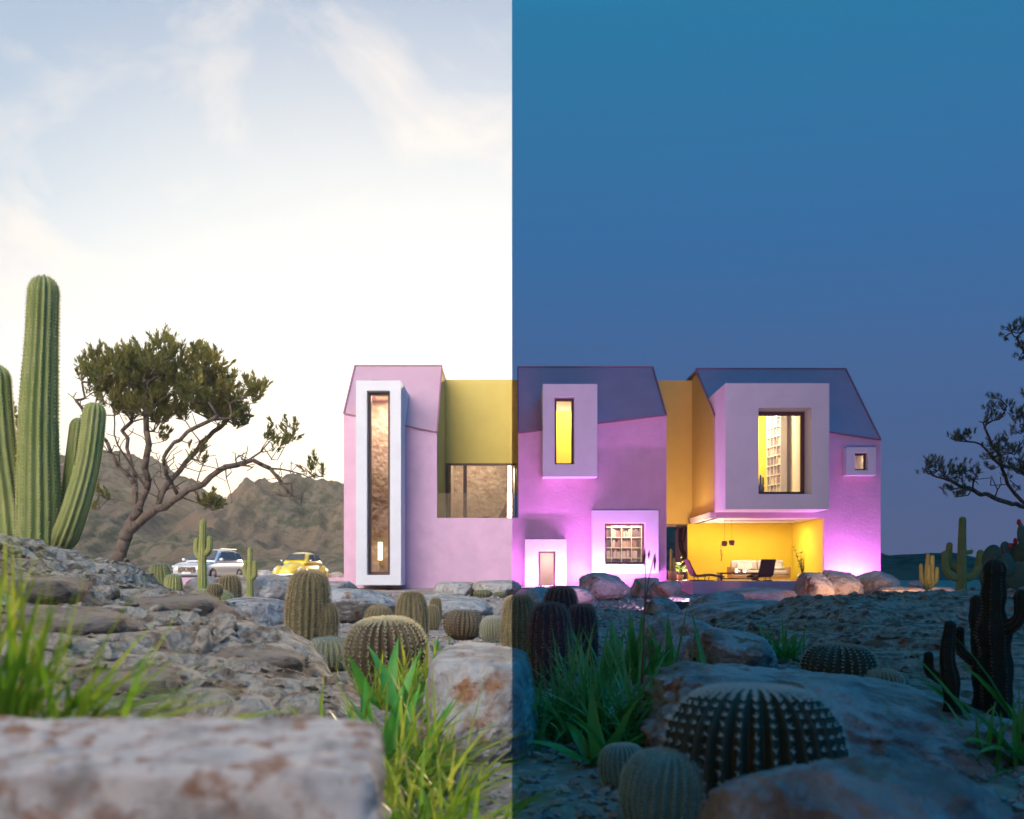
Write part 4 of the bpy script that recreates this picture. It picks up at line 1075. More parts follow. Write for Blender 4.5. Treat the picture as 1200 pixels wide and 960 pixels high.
# sofa
def sofa():
    Y = 45.6; b = (gx(889, Y), Y, zf2); o = empty('sofa', b, 'cream sofa against the yellow back wall of the living terrace', 'sofa'); k = Y / F; w = 66 * k / 2
    f = MB().box(-w, w, -.45, .45, .06, .2); bevel(f.build('base', M['rattan'], o), .02)
    for s in (-1, 1): bevel(MB().box(s * w - .06, s * w + .06, -.45, .45, .1, .58).build('armrest', M['rattan'], o), .02)
    for i in range(2):
        a = -w + .07 + i * (w - .07); bevel(MB().box(a + .01, a + w - .08, -.45, .3, .21, .42).build('seat_cushion', M['sofa'], o, smooth=True), .05, 3)
        bevel(MB().box(a + .01, a + w - .08, .2, .44, .43, .88).build('back_cushion', M['sofa'], o, smooth=True), .07, 3)
    for x, a in ((-.75, .35), (-.45, -.3), (.85, .2)):
        Mx = Matrix.Translation((x, .1, .58)) @ Matrix.Rotation(a, 4, 'Y') @ Matrix.Rotation(-.4, 4, 'X')
        bevel(MB().box(-.2, .2, -.06, .06, -.17, .17, Mx).build('pillow', M['sofa'], o, smooth=True), .05, 3)
    Mx = Matrix.Translation((.8, -.2, .5)); MB().tube([(.5, -.3, .5), (1.05, -.3, .5)], .09, 10).build('pillow', M['sofa'], o, smooth=True)
sofa()
def recliner(px, Y, rz, label, zb, scale=1.0, seat='brown'):
    o = empty('recliner', (gx(px, Y), Y, zb), label, 'lounge chair', 'brown recliners', rz=rz)
    w = .36 * scale
    def slab(name, pts, th):
        a = [Vector((p[0] * scale, -w, p[1] * scale)) for p in pts]
        poly = a + [Vector((p.x, -w, p.z - th)) for p in reversed(a)]
        return bevel(MB().prism(poly, (0, 2 * w, 0)).build(name, M[seat], o), .03, 2)
    slab('backrest', [(-.78, 1.0), (-.70, .98), (-.45, .34), (-.30, .27)], .07)
    slab('seat', [(-.30, .27), (.1, .30), (.30, .34)], .09)
    slab('leg_rest', [(.31, .34), (.75, .27), (1.0, .22)], .07)
    lg = MB()
    for s in (-w * .8, w * .8): lg.tube([(-.45 * scale, s, .02), (.5 * scale, s, .02)], .02, 6); lg.tube([(-.3 * scale, s, .2), (-.2, s, .02)], .015, 6); lg.tube([(.3 * scale, s, .25), (.2, s, .02)], .015, 6)
    lg.build('leg_frame', M['dark'], o, smooth=True); return o
recliner(822, 40.5, R(8), 'brown recliner seen from the side at the left of the living terrace', zf2, .85)
recliner(893, 40.6, R(100), 'brown recliner seen from behind in front of the cream sofa', zf2, .85)
recliner(577, 45.9, R(200), 'brown recliner on the upper terrace behind the glass balustrade', ZT - .12, 1.15)
def ctable():
    Y = 41; o = empty('coffee_table', (gx(864, Y), Y, zf2), 'low dark coffee table in front of the cream sofa', 'table')
    bevel(MB().box(-.75, .75, -.4, .4, .27, .33).build('tabletop', M['brown'], o), .01)
    for sx in (-1, 1): bevel(MB().box(sx * .7 - .04, sx * .7 + .04, -.36, .36, 0, .268).build('leg', M['brown'], o), .01)
    bevel(MB().box(-.62, .62, -.3, .3, .06, .1).build('shelf', M['brown'], o), .01)
    rnd = random.Random(1)
    for i, dx in enumerate((-.2, -.02, .14, .3)):
        h = rnd.uniform(.06, .16)
        c = MB().lathe((0, 0, 0), [(0, 0), (.035, 0), (.04, h), (.03, h * .95), (0, h * .9)], 10).build('candle', M['glow_warm' if i % 2 else 'sofa'], smooth=True)
        c.location = (gx(864, Y) + dx, Y - .1 + .1 * (i % 2), zf2 + .332)
        tag(c, ['short pale candle leftmost on the coffee table', 'glowing candle second from the left on the coffee table', 'pale candle second from the right on the coffee table', 'glowing candle rightmost on the coffee table'][i], 'candle', 'candles on the coffee table')
ctable()
for px, yt, lab, tr in ((849, 636, 'left hanging planter with a long trailing vine under the living terrace ceiling', 1), (857.5, 635, 'right hanging planter under the living terrace ceiling', 0)):
    Y = 43.2; z = gz(yt, Y); o = empty('hanging_planter', (gx(px, Y), Y, z), lab, 'planter', 'hanging planters')
    MB().lathe((0, 0, -.16), [(0, 0), (.09, .01), (.125, .12), (.11, .22), (.1, .22), (0, .18)], 14).build('pot', M['brown'], o, smooth=True)
    MB().tube([(0, 0, .04), (0, 0, ZT - z)], .006, 4).build('cord', M['dark'], o)
    lf = MB(); rnd = random.Random(px)
    for k in range(26):
        a = rnd.uniform(0, 6.3); blade(lf, (0, 0, .04), (math.cos(a), math.sin(a), rnd.uniform(.2, 1.2)), rnd.uniform(.1, .22), .02, 1.2, 4, rnd=rnd)
    if tr:
        v = smooth_path([(-.08, 0, 0), (-.16, -.02, -.2), (-.12, 0, -.5), (-.15, 0, -.75)], 14); lf.tube(v, .006, 4)
        for k in range(34):
            p = v[rnd.randrange(14)]; a = rnd.uniform(0, 6.3); blade(lf, p, (math.cos(a), math.sin(a), rnd.uniform(-.6, .4)), .09, .025, .6, 3, rnd=rnd)
    lf.build('leaves', M['stalk'], o, smooth=True)

# low pink wall and drive
thing_box('garden_wall', 'low pink garden wall running left from the house in front of the cars', 'wall', [(gx(120, 44), -6.92, 0, .25, -.3, gz(677, 44) - (ZC - .5))], 'pink', (0, 44, ZC - .5), .01)
dw = MB().prism([(-24, 45, 0), (-7, 45, 0), (-5, 60, 0), (-26, 60, 0)], (0, 0, .012)).build('driveway', M['road'], fix=True); dw.location = (0, 0, ZC - .47); dw['kind'] = 'structure'
rock(150, 168, 668, 682, 50, 1, 71, 'small round brown rock at the foot of the flat-topped tree', 'rock_far')
rock(297, 322, 668, 682, 62, 2, 72, 'small brown rock on the ground between the two cars', 'rock_far')
rock(384, 402, 670, 682, 50, 1.5, 73, 'small rock between the yellow car and the house', 'rock_far')

# ------------------------------------------------------------------ cars
def loft(stations, ring):
    mb = MB(); vs = []; n = None
    for s in stations:
        r = ring(s); n = len(r); vs += r
    fs = []
    for i in range(len(stations) - 1):
        for k in range(n):
            k2 = (k + 1) % n; fs.append((i * n + k, i * n + k2, (i + 1) * n + k2, (i + 1) * n + k))
    fs.append(tuple(range(n))); fs.append(tuple(range(len(vs) - 1, len(vs) - n - 1, -1)))
    return mb.add(vs, fs)
def subsurf(o, lv=2):
    m = o.modifiers.new('s', 'SUBSURF'); m.levels = lv; m.render_levels = lv
def wheel(parent, x, y, r, s, cap='chrome'):
    t = MB(); prof = [(r * .62, -.1), (r * .95, -.1), (r, -.07), (r, .07), (r * .95, .1), (r * .62, .1)]
    t.lathe((0, 0, 0), prof, 24); t.v = [(x + a, y + c, r + b) for a, b, c in t.v]
    w = t.build('wheel', M['tyre'], parent, smooth=True, fix=True)
    t = MB(); t.lathe((0, 0, 0), [(0, s * .06), (r * .2, s * .08), (r * .35, s * .06), (r * .6, s * .085), (r * .63, s * .05), (r * .63, -s * .05)], 20); t.v = [(x + a, y + c, r + b) for a, b, c in t.v]
    t.build('rim', M[cap], w, smooth=True, fix=True)
def suv(base, rz):
    o = empty('silver_suv', base, 'silver family car parked nose left behind the low pink wall', 'car', rz=rz)
    def ring(s):
        x, w, zb, zs, zt = s
        half = [(0, zb), (w * .8, zb), (w, zb + .12), (w * 1.0, (zb + zs) / 2), (w * .97, zs), (w * .80, zt - .01), (w * .45, zt), (0, zt + .01)]
        pts = half + [(-a, b) for a, b in reversed(half[1:-1])]
        return [Vector((x, a, b)) for a, b in pts]
    st = [(2.36, .62, .40, .62, .68), (2.33, .76, .26, .74, .80), (2.2, .88, .22, .84, .91), (1.9, .93, .22, .90, .98), (1.3, .95, .22, .95, 1.04), (.9, .95, .22, .98, 1.08), (0, .955, .22, 1.0, 1.08), (-1.2, .955, .22, 1.02, 1.10), (-1.9, .94, .24, 1.02, 1.10), (-2.25, .88, .28, .98, 1.06), (-2.35, .78, .36, .9, 1.0)]
    b = loft(st, ring).build('body', M['silver'], o, smooth=True, fix=True); subsurf(b)
    def gring(s):
        x, wb, wt, zr = s
        half = [(0, .98), (wb, .98), (wb * .98, 1.06), (wt + .02, max(1.07, zr - .08)), (wt * .85, zr), (0, zr + .015)]
        pts = half + [(-a, c) for a, c in reversed(half[1:-1])]
        return [Vector((x, a, c)) for a, c in pts]
    gs = [(1.05, .84, .82, 1.09), (.95, .86, .82, 1.14), (.25, .88, .68, 1.60), (0, .885, .68, 1.66), (-.8, .885, .68, 1.69), (-1.6, .88, .67, 1.65), (-2.0, .87, .64, 1.55), (-2.25, .84, .74, 1.12)]
    g = loft(gs, gring).build('roof', M['silver'], o, smooth=True, fix=True); subsurf(g)
    ws = MB().prism([(1.0, -.72, 1.145), (1.0, .72, 1.145), (.30, .58, 1.585), (.30, -.58, 1.585)], (.03, 0, .045)); ws.build('windscreen', M['carglass'], o, fix=True)
    for s in (-1, 1):
        for q in ([(.75, 1.13), (.22, 1.53), (-.35, 1.56), (-.35, 1.12)], [(-.42, 1.12), (-.42, 1.56), (-1.2, 1.55), (-1.2, 1.13)], [(-1.28, 1.13), (-1.28, 1.54), (-1.75, 1.48), (-1.95, 1.2)]):
            poly = [(x, s * (.90 - (z - 1.1) * .38), z) for x, z in q]
            MB().prism(poly, (0, s * .012, .004)).build('side_window', M['carglass'], o, fix=True)
        MB().ball((.78, s * 1.03, 1.14), .08, .12, .09, 12, 8).build('wing_mirror', M['silver'], o, smooth=True)
        for x in (1.45, -1.4): 
            wheel(o, x, s * .86, .36, s)
            MB().lathe((0, 0, 0), [(.40, 0), (.44, 0), (.44, .03), (.40, .03)], 24)
        hl = MB().prism([(2.22, s * .50, .70), (2.13, s * .86, .74), (2.10, s * .86, .84), (2.24, s * .50, .79)], (.10, s * .02, .01)); bevel(hl.build('headlight', M['lens'], o), .015)
        MB().ball((2.29, s * .66, .38), .05, .1, .05, 10, 6).build('fog_light', M['lens'], o, smooth=True)
        MB().box(-2.33, -2.25, s * .75 - .1, s * .75 + .1, .75, .95).build('tail_light', M['red_lens'], o)
        MB().tube([(.1, s * .965, .95), (-.12, s * .965, .95)], .012, 6).build('door_handle', M['chrome'], o)
        MB().tube([(.1, s * .64, 1.71), (-1.7, s * .62, 1.70)], .018, 6).build('roof_rail', M['chrome'], o)
    gr = bevel(MB().box(2.30, 2.40, -.46, .46, .50, .76).build('grille', M['grille'], o), .02)
    bars = MB()
    for k in range(4): bars.box(2.402, 2.412, -.44, .44, .53 + k * .06, .545 + k * .06)
    bars.box(2.402, 2.414, -.05, .05, .6, .7); bars.build('bars', M['chrome'], gr, fix=True)
    bevel(MB().box(2.25, 2.38, -.7, .7, .27, .36).build('lower_intake', M['grille'], o), .02)
    MB().box(2.415, 2.425, -.24, .24, .42, .52).build('number_plate', M['plate'], o)
    return o
suv((gx(246, 52.5), 52.5, ZC - .45), R(-90 - 11))
def beetle(base, rz):
    o = empty('yellow_car', base, 'small rounded yellow vintage car parked between the rocks and the house', 'car', rz=rz)
    def ring(s):
        x, w, zb, zt = s
        half = [(0, zb), (w * .9, zb), (w, zb + .1), (w, (zb + zt) / 2), (w * .88, zt - .12), (w * .5, zt - .01), (0, zt + .02)]
        pts = half + [(-a, c) for a, c in reversed(half[1:-1])]
        return [Vector((x, a, c)) for a, c in pts]
    st = [(1.92, .25, .42, .56), (1.85, .34, .32, .70), (1.5, .44, .28, .88), (1.0, .54, .26, .97), (.7, .62, .26, 1.0), (0, .66, .26, 1.02), (-.9, .64, .26, 1.02), (-1.5, .5, .28, .9), (-1.85, .36, .34, .66), (-1.95, .22, .42, .52)]
    b = loft(st, ring).build('body', M['carbody'], o, smooth=True, fix=True); subsurf(b)
    def gring(s):
        x, wb, wt, zr = s
        half = [(0, .85), (wb, .85), (wb, .98), (wt + .02, max(.99, zr - .16)), (wt * .7, zr - .03), (0, zr)]
        pts = half + [(-a, c) for a, c in reversed(half[1:-1])]
        return [Vector((x, a, c)) for a, c in pts]
    gs = [(.82, .58, .56, 1.01), (.76, .6, .56, 1.05), (.40, .63, .50, 1.42), (.1, .65, .52, 1.50), (-.5, .65, .52, 1.50), (-1.0, .62, .48, 1.38), (-1.4, .55, .45, 1.16), (-1.62, .45, .42, 1.0)]
    g = loft(gs, gring).build('roof', M['carbody'], o, smooth=True, fix=True); subsurf(g)
    MB().prism([(.74, -.46, 1.09), (.74, .46, 1.09), (.47, .42, 1.36), (.47, -.42, 1.36)], (.035, 0, .03)).build('windscreen', M['carglass'], o, fix=True)
    for s in (-1, 1):
        for q in ([(.52, 1.05), (.36, 1.34), (-.18, 1.38), (-.18, 1.05)], [(-.26, 1.05), (-.26, 1.38), (-.75, 1.30), (-.95, 1.08)]):
            MB().prism([(x, s * (.655 - (z - 1.0) * .28), z) for x, z in q], (0, s * .014, .004)).build('side_window', M['carglass'], o, fix=True)
        for x, rx, ry, rz_ in ((1.22, .52, .26, .40), (-1.2, .56, .26, .42)):
            MB().ball((x, s * .60, .42), rx, ry, rz_, 20, 12).build('fender', M['carbody'], o, smooth=True); wheel(o, x, s * .74, .31, s)
        MB().box(-.72, .72, s * .6 - .1, s * .6 + .1, .26, .30).build('running_board', M['dark'], o)
        MB().ball((1.60, s * .60, .60), .08, .11, .11, 14, 10).build('headlight', M['lens'], o, smooth=True)
        MB().ball((-1.66, s * .62, .6), .04, .06, .09, 10, 8).build('tail_light', M['red_lens'], o, smooth=True)
        MB().ball((.62, s * .75, 1.06), .03, .06, .05, 8, 6).build('wing_mirror', M['chrome'], o, smooth=True)
    for x in (2.02, -2.05):
        MB().tube(smooth_path([(x * .92, -.72, .40), (x, -.4, .40), (x, .4, .40), (x * .92, .72, .40)], 12), .04, 8).build('bumper', M['chrome'], o, smooth=True)
    MB().tube(smooth_path([(1.85, 0, .75), (1.4, 0, .95), (.85, 0, 1.03)], 6), .012, 5).build('bonnet_strip', M['chrome'], o)
    MB().box(2.06, 2.07, -.22, .22, .34, .45).build('number_plate', M['plate'], o)
    return o
beetle((gx(353, 50), 50, ZC - .45), R(-90 - 12))

# ------------------------------------------------------------------ lights of the dusk side
night_lamps = []
def area(name, loc, sx, sy, power, col, rot, parent=None, spread=180):
    l = bpy.data.lights.new(name, 'AREA'); l.shape = 'RECTANGLE'; l.size = sx; l.size_y = sy; l.energy = power; l.color = col; l.spread = R(spread)
    o = bpy.data.objects.new(name, l); COL.objects.link(o); o.location = loc; o.rotation_euler = rot; night_lamps.append(o); return o
MAG = (.80, .26, .98)
def striplight(x0, x1, Y, z, power, label):
    w = x1 - x0
    o = empty('strip_light', ((x0 + x1) / 2, Y, z), label, 'light', 'magenta strip lights along the wall foot')
    MB().box(-w / 2, w / 2, -.06, .06, -.1, 0).build('housing', M['lampcase'], o, fix=True)
    MB().box(-w / 2 + .03, w / 2 - .03, -.04, .04, .002, .012).build('diffuser', M['glow_magenta'], o, fix=True)
    a = area('strip_lamp', ((x0 + x1) / 2, Y, z + .03), w * .96, .08, power, MAG, (R(180 - 14), 0, 0))
striplight(gx(603, 41.2), gx(690, 41.2), 40.9, ZC - .56, 290, 'magenta strip light along the wall foot under the small lit window')
striplight(gx(690, 41.2), gx(764, 41.2), 40.7, ZC - .56, 330, 'magenta strip light along the wall foot under the bookcase window')
striplight(gx(970, 41.2), gx(1030, 41.2), 41.2, ZC - .56, 260, 'magenta strip light at the foot of the right hand tower')
WARM = (1, .84, .60)
def ceil_lamp(x, y, z, sx, sy, power, label, col=WARM):
    o = MB().box(-sx / 2, sx / 2, -sy / 2, sy / 2, 0, .04).build('ceiling_light', M['cream'], fix=True); o.location = (x, y, z - .045); tag(o, label, 'light', 'ceiling lights inside the house')
    area('ceiling_lamp', (x, y, z - .06), sx, sy, power, col, (0, 0, 0))
ceil_lamp(10.6, 44.6, ZT - .01, 3, 1.4, 150, 'ceiling light over the living terrace', (1, .88, .68))
ceil_lamp(7.4, 49, zl2 - .01, .8, .8, 10, 'ceiling light over the passage beside the living terrace', (1, .7, .6))
ceil_lamp(10.7, 46.0, 8.68, 1.6, .8, 330, 'ceiling light in the room behind the largest window')
ceil_lamp(gx(665, 46), 45.8, 8.98, .9, .8, 170, 'ceiling light behind the upper window of the middle tower')
ceil_lamp(gx(734, 43), 42.7, gz(604.5, YF) - .01, 1.6, .3, 60, 'ceiling light above the bookcase')
ceil_lamp(gx(642, 43), 42.9, gz(640.5, YF) - .01, .6, .5, 16, 'ceiling light behind the small lit window')
ceil_lamp(gx(1010, 43), 43, gz(524.5, YF) - .01, .5, .5, 16, 'ceiling light behind the smallest square window')
ceil_lamp(.145, 47.6, gz(543, 47) - .06, .16, .3, 30, 'ceiling light by the right hand terrace door')
for i, (px, Y, pw, lab) in enumerate(((630, 21.6, 93, 'added ground flood lamp aimed at the middle tower, leftmost of four'), (781, 19.6, 93, 'added ground flood lamp aimed at the bookcase window'), (856, 19.8, 81, 'added ground flood lamp aimed at the living terrace'), (990, 17.5, 93, 'added ground flood lamp aimed at the right hand tower, rightmost of four'))):  # added pink floods hidden behind rocks, brightening the dusk house front
    x = gx(px, Y); z = ground(x, Y)
    o = empty('added_floodlight', (x, Y, z), lab, 'light', 'added ground floodlights in front of the house')
    MB().box(-.42, .42, -.05, .03, .04, .20).build('housing', M['lampcase'], o, fix=True)
    MB().box(-.38, .38, .032, .038, .06, .18).build('diffuser', M['glow_pink'], o, fix=True)
    area('added_flood_lamp', (x, Y + .06, z + .12), .76, .12, pw, (1, .50, .92), (R(117), 0, 0), spread=74)
n_ = len(night_lamps)
ceil_lamp(-5.3, 42.9, 8.40, .8, .6, 190, 'added ceiling light high behind the tall narrow window')  # added unseen lamp, brightens the wall behind the tall day pane
ceil_lamp(-1.5, 48.2, gz(520, 47) - .01, 1.6, .6, 100, 'added ceiling light in the terrace room')  # added unseen lamp, brightens the wall behind the terrace doors
day_lamps = night_lamps[n_:]; del night_lamps[n_:]
lo_ = empty('floor_lamp', (gx(446, 43.6), 43.5, gz(686, 40.4) + .14), 'small lit floor lamp low inside the tall narrow window', 'lamp')
MB().lathe((0, 0, 0), [(0, 0), (.12, 0), (.12, .03), (.015, .04), (.015, .9), (0, .9)], 12).build('stand', M['dark'], lo_, smooth=True)
MB().lathe((0, 0, .9), [(.09, 0), (.09, .75), (0, .75)], 16).build('lamp_shade', M['glow_warm'], lo_, smooth=True)
# yellow wall wash on the recess and side walls, and warm garden lamp on the rocks at the right
wl = area('recess_lamp', (7.3, 44.5, zf + .15), .5, .5, 330, (1, .72, .42), (R(180 + 20), 0, 0))
o = MB().lathe((0, 0, 0), [(0, 0), (.14, 0), (.14, .1), (0, .11)], 16).build('floor_uplight', M['lampcase'], smooth=True); o.location = (7.3, 44.5, zf2); tag(o, 'small round uplight on the floor of the passage, washing the yellow wall', 'light')
gl = area('garden_lamp', (gx(1050, 24), 24.1, ZC - .35), .25, .25, 130, (1, .50, .26), (R(97), 0, R(-14)), spread=110)
o = MB().lathe((0, 0, 0), [(0, 0), (.07, 0), (.09, .2), (0, .21)], 14).build('garden_spotlight', M['lampcase'], smooth=True); o.location = (gx(1050, 24), 23.85, ground(8, 24)); tag(o, 'small spotlight on the ground aimed at the warm lit boulders', 'light')

# ------------------------------------------------------------------ sky, sun
SUN_EL, SUN_AZ = R(12.5), R(24)      # azimuth measured to the right of the view axis
w = bpy.data.worlds.new('World'); sc.world = w; w.use_nodes = True
N = w.node_tree.nodes; L = w.node_tree.links; bg = N['Background']
def ramp(N, stops):
    r = N.new('ShaderNodeValToRGB'); e = r.color_ramp.elements
    while len(e) > 1: e.remove(e[-1])
    e[0].position = stops[0][0]; e[0].color = (*stops[0][1], 1)
    for p, c in stops[1:]:
        k = e.new(p); k.color = (*c, 1)
    return r
# dusk: Nishita sky with the sun just under the horizon, blended with the blue hour gradient
sk = N.new('ShaderNodeTexSky'); sk.sky_type = 'NISHITA'; sk.sun_disc = False; sk.sun_elevation = R(-1.5); sk.sun_rotation = SUN_AZ; sk.ozone_density = 3
geo = N.new('ShaderNodeTexCoord'); sep = N.new('ShaderNodeSeparateXYZ'); L.new(geo.outputs['Generated'], sep.inputs[0])
rp = ramp(N, [(0.0, (.125, .148, .285)), (.06, (.112, .148, .305)), (.16, (.085, .150, .345)), (.30, (.050, .17, .40)), (.48, (.030, .21, .41)), (.60, (.010, .46, .84)), (1, (.0, .66, 1.32))])
L.new(sep.outputs['Z'], rp.inputs[0])
s1 = N.new('ShaderNodeMix'); s1.data_type = 'RGBA'; s1.inputs[0].default_value = .92
sc1 = N.new('ShaderNodeVectorMath'); sc1.operation = 'SCALE'; sc1.inputs['Scale'].default_value = .5
sc2 = N.new('ShaderNodeVectorMath'); sc2.operation = 'SCALE'; sc2.inputs['Scale'].default_value = 10.0
L.new(sk.outputs[0], sc1.inputs[0]); L.new(rp.outputs[0], sc2.inputs[0])
bf = N.new('ShaderNodeMapRange'); bf.interpolation_type = 'SMOOTHSTEP'; bf.inputs['From Min'].default_value = -.35; bf.inputs['From Max'].default_value = -1.0; L.new(sep.outputs['Y'], bf.inputs[0])
gb = N.new('ShaderNodeVectorMath'); gb.operation = 'SCALE'; gb.inputs[0].default_value = (.6, 1.2, 3.2); L.new(bf.outputs[0], gb.inputs['Scale'])
ga = N.new('ShaderNodeVectorMath'); ga.operation = 'ADD'; L.new(gb.outputs[0], ga.inputs[0])
L.new(sc1.outputs[0], s1.inputs[6]); L.new(sc2.outputs[0], s1.inputs[7]); tq = N.new('ShaderNodeMix'); tq.data_type = 'RGBA'; tq.blend_type = 'MULTIPLY'; tq.inputs[7].default_value = (.12, .85, 1.12, 1)
bq = N.new('ShaderNodeMapRange'); bq.inputs['From Min'].default_value = .3; bq.inputs['From Max'].default_value = -.1; L.new(sep.outputs['Y'], bq.inputs[0]); L.new(bq.outputs[0], tq.inputs[0]); L.new(s1.outputs[2], tq.inputs[6]); L.new(tq.outputs[2], ga.inputs[1]); L.new(ga.outputs[0], bg.inputs['Color']); bg.inputs['Strength'].default_value = .1

# daylight sky: real half dome over the left (day) half of the place
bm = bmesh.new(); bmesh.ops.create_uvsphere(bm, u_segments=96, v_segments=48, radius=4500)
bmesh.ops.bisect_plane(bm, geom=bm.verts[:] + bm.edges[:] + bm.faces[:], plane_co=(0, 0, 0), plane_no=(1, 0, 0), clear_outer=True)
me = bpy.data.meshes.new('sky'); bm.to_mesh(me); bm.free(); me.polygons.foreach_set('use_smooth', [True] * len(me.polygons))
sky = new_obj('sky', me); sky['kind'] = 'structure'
sm = bpy.data.materials.new('day_sky'); sm.use_nodes = True; N, L = nt(sm); N.remove(N['Principled BSDF']); sm.cycles.emission_sampling = 'NONE'
em = N.new('ShaderNodeEmission'); L.new(em.outputs[0], N['Material Output'].inputs['Surface'])
tc = N.new('ShaderNodeTexCoord'); nm = N.new('ShaderNodeVectorMath'); nm.operation = 'NORMALIZE'; L.new(tc.outputs['Object'], nm.inputs[0])
sk = N.new('ShaderNodeTexSky'); sk.sky_type = 'NISHITA'; sk.sun_disc = False; sk.sun_elevation = SUN_EL; sk.sun_rotation = SUN_AZ; sk.dust_density = 2.5; sk.air_density = 1.0
L.new(nm.outputs[0], sk.inputs[0])
a1 = N.new('ShaderNodeVectorMath'); a1.operation = 'SCALE'; a1.inputs['Scale'].default_value = .012; L.new(sk.outputs[0], a1.inputs[0])
sep = N.new('ShaderNodeSeparateXYZ'); L.new(nm.outputs[0], sep.inputs[0])
base = ramp(N, [(0.0, (1.45, 1.04, .64)), (.09, (1.1, .98, .84)), (.18, (.80, .86, .92)), (.32, (.54, .66, .78)), (.50, (.36, .47, .64)), (.62, (.62, .66, .72)), (1, (.66, .68, .72))]); L.new(sep.outputs['Z'], base.inputs[0])
add = N.new('ShaderNodeVectorMath'); add.operation = 'ADD'; L.new(a1.outputs[0], add.inputs[0]); L.new(base.outputs[0], add.inputs[1])
# high thin clouds
mp = N.new('ShaderNodeMapping'); mp.inputs['Scale'].default_value = (3.2, 1.0, 5.5); mp.inputs['Rotation'].default_value = (0, R(-32), 0); L.new(nm.outputs[0], mp.inputs[0])
cn = N.new('ShaderNodeTexNoise'); cn.inputs['Scale'].default_value = 1.5; cn.inputs['Detail'].default_value = 9; cn.inputs['Roughness'].default_value = .58; cn.inputs['Distortion'].default_value = .6; L.new(mp.outputs[0], cn.inputs[0])
# more cloud towards the painted glow
sd = N.new('ShaderNodeVectorMath'); sd.operation = 'DOT_PRODUCT'; sd.inputs[1].default_value = (math.sin(R(-9)) * math.cos(R(6)), math.cos(R(-9)) * math.cos(R(6)), math.sin(R(6))); L.new(nm.outputs[0], sd.inputs[0])
mr0 = N.new('ShaderNodeMapRange'); mr0.inputs['From Min'].default_value = .86; mr0.inputs['From Max'].default_value = 1.0; mr0.inputs['To Min'].default_value = -.10; mr0.inputs['To Max'].default_value = .13; L.new(sd.outputs['Value'], mr0.inputs[0])
ad = N.new('ShaderNodeMath'); ad.operation = 'ADD'; L.new(cn.outputs['Fac'], ad.inputs[0]); L.new(mr0.outputs[0], ad.inputs[1])
mr = N.new('ShaderNodeMapRange'); mr.inputs['From Min'].default_value = .53; mr.inputs['From Max'].default_value = .80; L.new(ad.outputs[0], mr.inputs[0])
cm = N.new('ShaderNodeMix'); cm.data_type = 'RGBA'; cm.inputs[7].default_value = (1.02, .93, .86, 1); mr.inputs['To Max'].default_value = .8; L.new(mr.outputs[0], cm.inputs[0]); L.new(add.outputs[0], cm.inputs[6])
# warm glow painted into the sky, well left of the sun
gp = N.new('ShaderNodeMapRange'); gp.interpolation_type = 'SMOOTHSTEP'; gp.inputs['From Min'].default_value = .90; gp.inputs['From Max'].default_value = 1.0; L.new(sd.outputs['Value'], gp.inputs[0])
gm = N.new('ShaderNodeVectorMath'); gm.operation = 'MULTIPLY_ADD'; gm.inputs[1].default_value = (.42, .30, .14)
L.new(gp.outputs[0], gm.inputs[0]); L.new(cm.outputs[2], gm.inputs[2])
# bright area added to the sky behind the viewer, lighting the front walls
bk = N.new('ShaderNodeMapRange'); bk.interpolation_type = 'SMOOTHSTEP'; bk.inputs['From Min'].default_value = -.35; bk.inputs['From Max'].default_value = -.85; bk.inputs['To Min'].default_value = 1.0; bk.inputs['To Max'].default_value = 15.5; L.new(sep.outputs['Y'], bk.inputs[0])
wm = N.new('ShaderNodeMix'); wm.data_type = 'RGBA'; wm.blend_type = 'MULTIPLY'; wm.inputs[7].default_value = (1.18, .97, .80, 1); bf = N.new('ShaderNodeMapRange'); bf.inputs['From Min'].default_value = .2; bf.inputs['From Max'].default_value = -.3; L.new(sep.outputs['Y'], bf.inputs[0]); L.new(bf.outputs[0], wm.inputs[0]); L.new(gm.outputs[0], wm.inputs[6])
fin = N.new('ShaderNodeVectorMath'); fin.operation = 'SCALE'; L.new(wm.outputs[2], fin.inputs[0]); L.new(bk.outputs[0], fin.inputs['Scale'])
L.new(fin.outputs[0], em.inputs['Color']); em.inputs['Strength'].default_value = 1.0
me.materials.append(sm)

sd_ = bpy.data.lights.new('sun', 'SUN'); sd_.energy = 5.0; sd_.angle = R(.6); sd_.color = (1, .76, .48)
sun = bpy.data.objects.new('sun', sd_); COL.objects.link(sun)
dv = Vector((math.sin(SUN_AZ) * math.cos(SUN_EL), math.cos(SUN_AZ) * math.cos(SUN_EL), math.sin(SUN_EL)))
sun.rotation_euler = dv.to_track_quat('Z', 'Y').to_euler()

hz = MB().box(-330, -.02, -50, 420, ZC - 2.6, 60).box(.02, 330, -50, 420, ZC - 2.6, 60).build('haze', M['pink'], fix=True); hz['kind'] = 'stuff'
hm = bpy.data.materials.new('air'); hm.use_nodes = True; N, L = nt(hm); N.remove(N['Principled BSDF'])
pv = N.new('ShaderNodeVolumePrincipled'); pv.inputs['Color'].default_value = (.95, .93, .93, 1); pv.inputs['Density'].default_value = HAZE; pv.inputs['Anisotropy'].default_value = .55
L.new(pv.outputs[0], N['Material Output'].inputs['Volume']); hz.data.materials.clear(); hz.data.materials.append(hm)

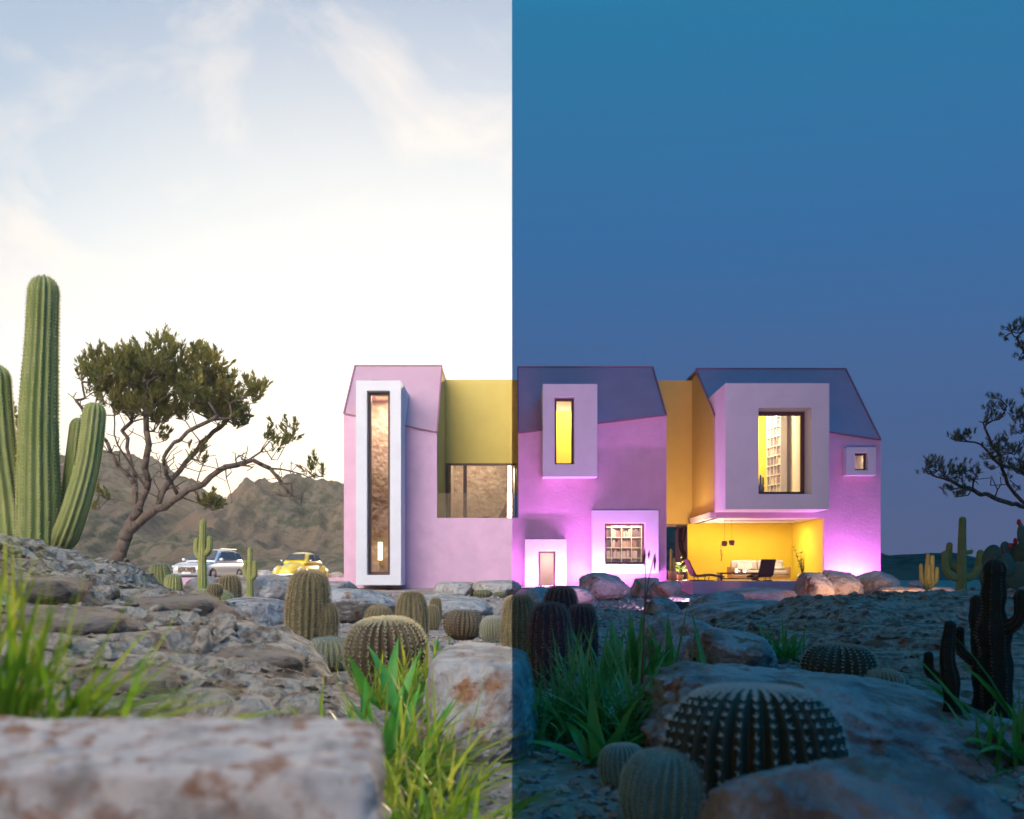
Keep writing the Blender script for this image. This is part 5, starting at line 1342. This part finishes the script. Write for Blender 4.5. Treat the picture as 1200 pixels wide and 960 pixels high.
# ------------------------------------------------------------------ where daylight ends: the plane x = 0 runs through the place
bpy.context.view_layer.update()
day = bpy.data.collections.new('daylight_side'); night = bpy.data.collections.new('dusk_side')
def bis(me_, Mw, keep_neg):
    bm = bmesh.new(); bm.from_mesh(me_); bm.transform(Mw)
    bmesh.ops.bisect_plane(bm, geom=bm.verts[:] + bm.edges[:] + bm.faces[:], dist=1e-6, plane_co=(0, 0, 0), plane_no=(1, 0, 0), clear_outer=keep_neg, clear_inner=not keep_neg)
    bm.transform(Mw.inverted()); m2 = me_.copy(); bm.to_mesh(m2); bm.free(); return m2
for o in [x for x in bpy.data.objects if x.type == 'MESH' and x is not sky]:
    bb = [(o.matrix_world @ Vector(c)).x for c in o.bound_box]; lo, hi = min(bb), max(bb)
    if hi <= 1e-4: day.objects.link(o)
    elif lo >= -1e-4: night.objects.link(o)
    else:
        old = o.data; Mw = o.matrix_world.copy(); a = bis(old, Mw, True); b = bis(old, Mw, False)
        if not len(a.polygons): night.objects.link(o); continue
        if not len(b.polygons): day.objects.link(o); continue
        first_day = -lo >= hi
        c = bpy.data.objects.new(o.name.split('.')[0], b if first_day else a); COL.objects.link(c); o.data = a if first_day else b
        if o.parent is None and o.get('kind') not in ('structure', 'stuff'):
            c.parent = o
        else:
            c.parent = o.parent; c.matrix_local = o.matrix_local
            for k in ('kind', 'label', 'category', 'group'):
                if k in o and o.parent is None: c[k] = o[k]
        (day if first_day else night).objects.link(o); (night if first_day else day).objects.link(c)
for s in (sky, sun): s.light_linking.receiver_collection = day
for s in day_lamps: s.light_linking.receiver_collection = day
for s in night_lamps: s.light_linking.receiver_collection = night

# ------------------------------------------------------------------ camera
cam = bpy.data.cameras.new('camera'); co = bpy.data.objects.new('camera', cam); COL.objects.link(co)
co.location = (0, 0, ZC); co.rotation_euler = (R(90), 0, 0); cam.sensor_width = 36; cam.lens = 36; cam.shift_y = .16
cam.clip_start = .05; cam.clip_end = 12000
cam.dof.use_dof = True; cam.dof.focus_distance = 13; cam.dof.aperture_fstop = 2.8
sc.camera = co
sc.view_settings.view_transform = 'Standard'; sc.view_settings.look = 'None'; sc.view_settings.exposure = 0; sc.view_settings.gamma = 1
sc.render.film_transparent = False
sc.cycles.max_bounces = 8; sc.cycles.diffuse_bounces = 3; sc.cycles.glossy_bounces = 3; sc.cycles.transparent_max_bounces = 12
sc.cycles.use_denoising = True
try: sc.cycles.denoiser = 'OPENIMAGEDENOISE'
except Exception: pass
sc.cycles.sample_clamp_indirect = 6
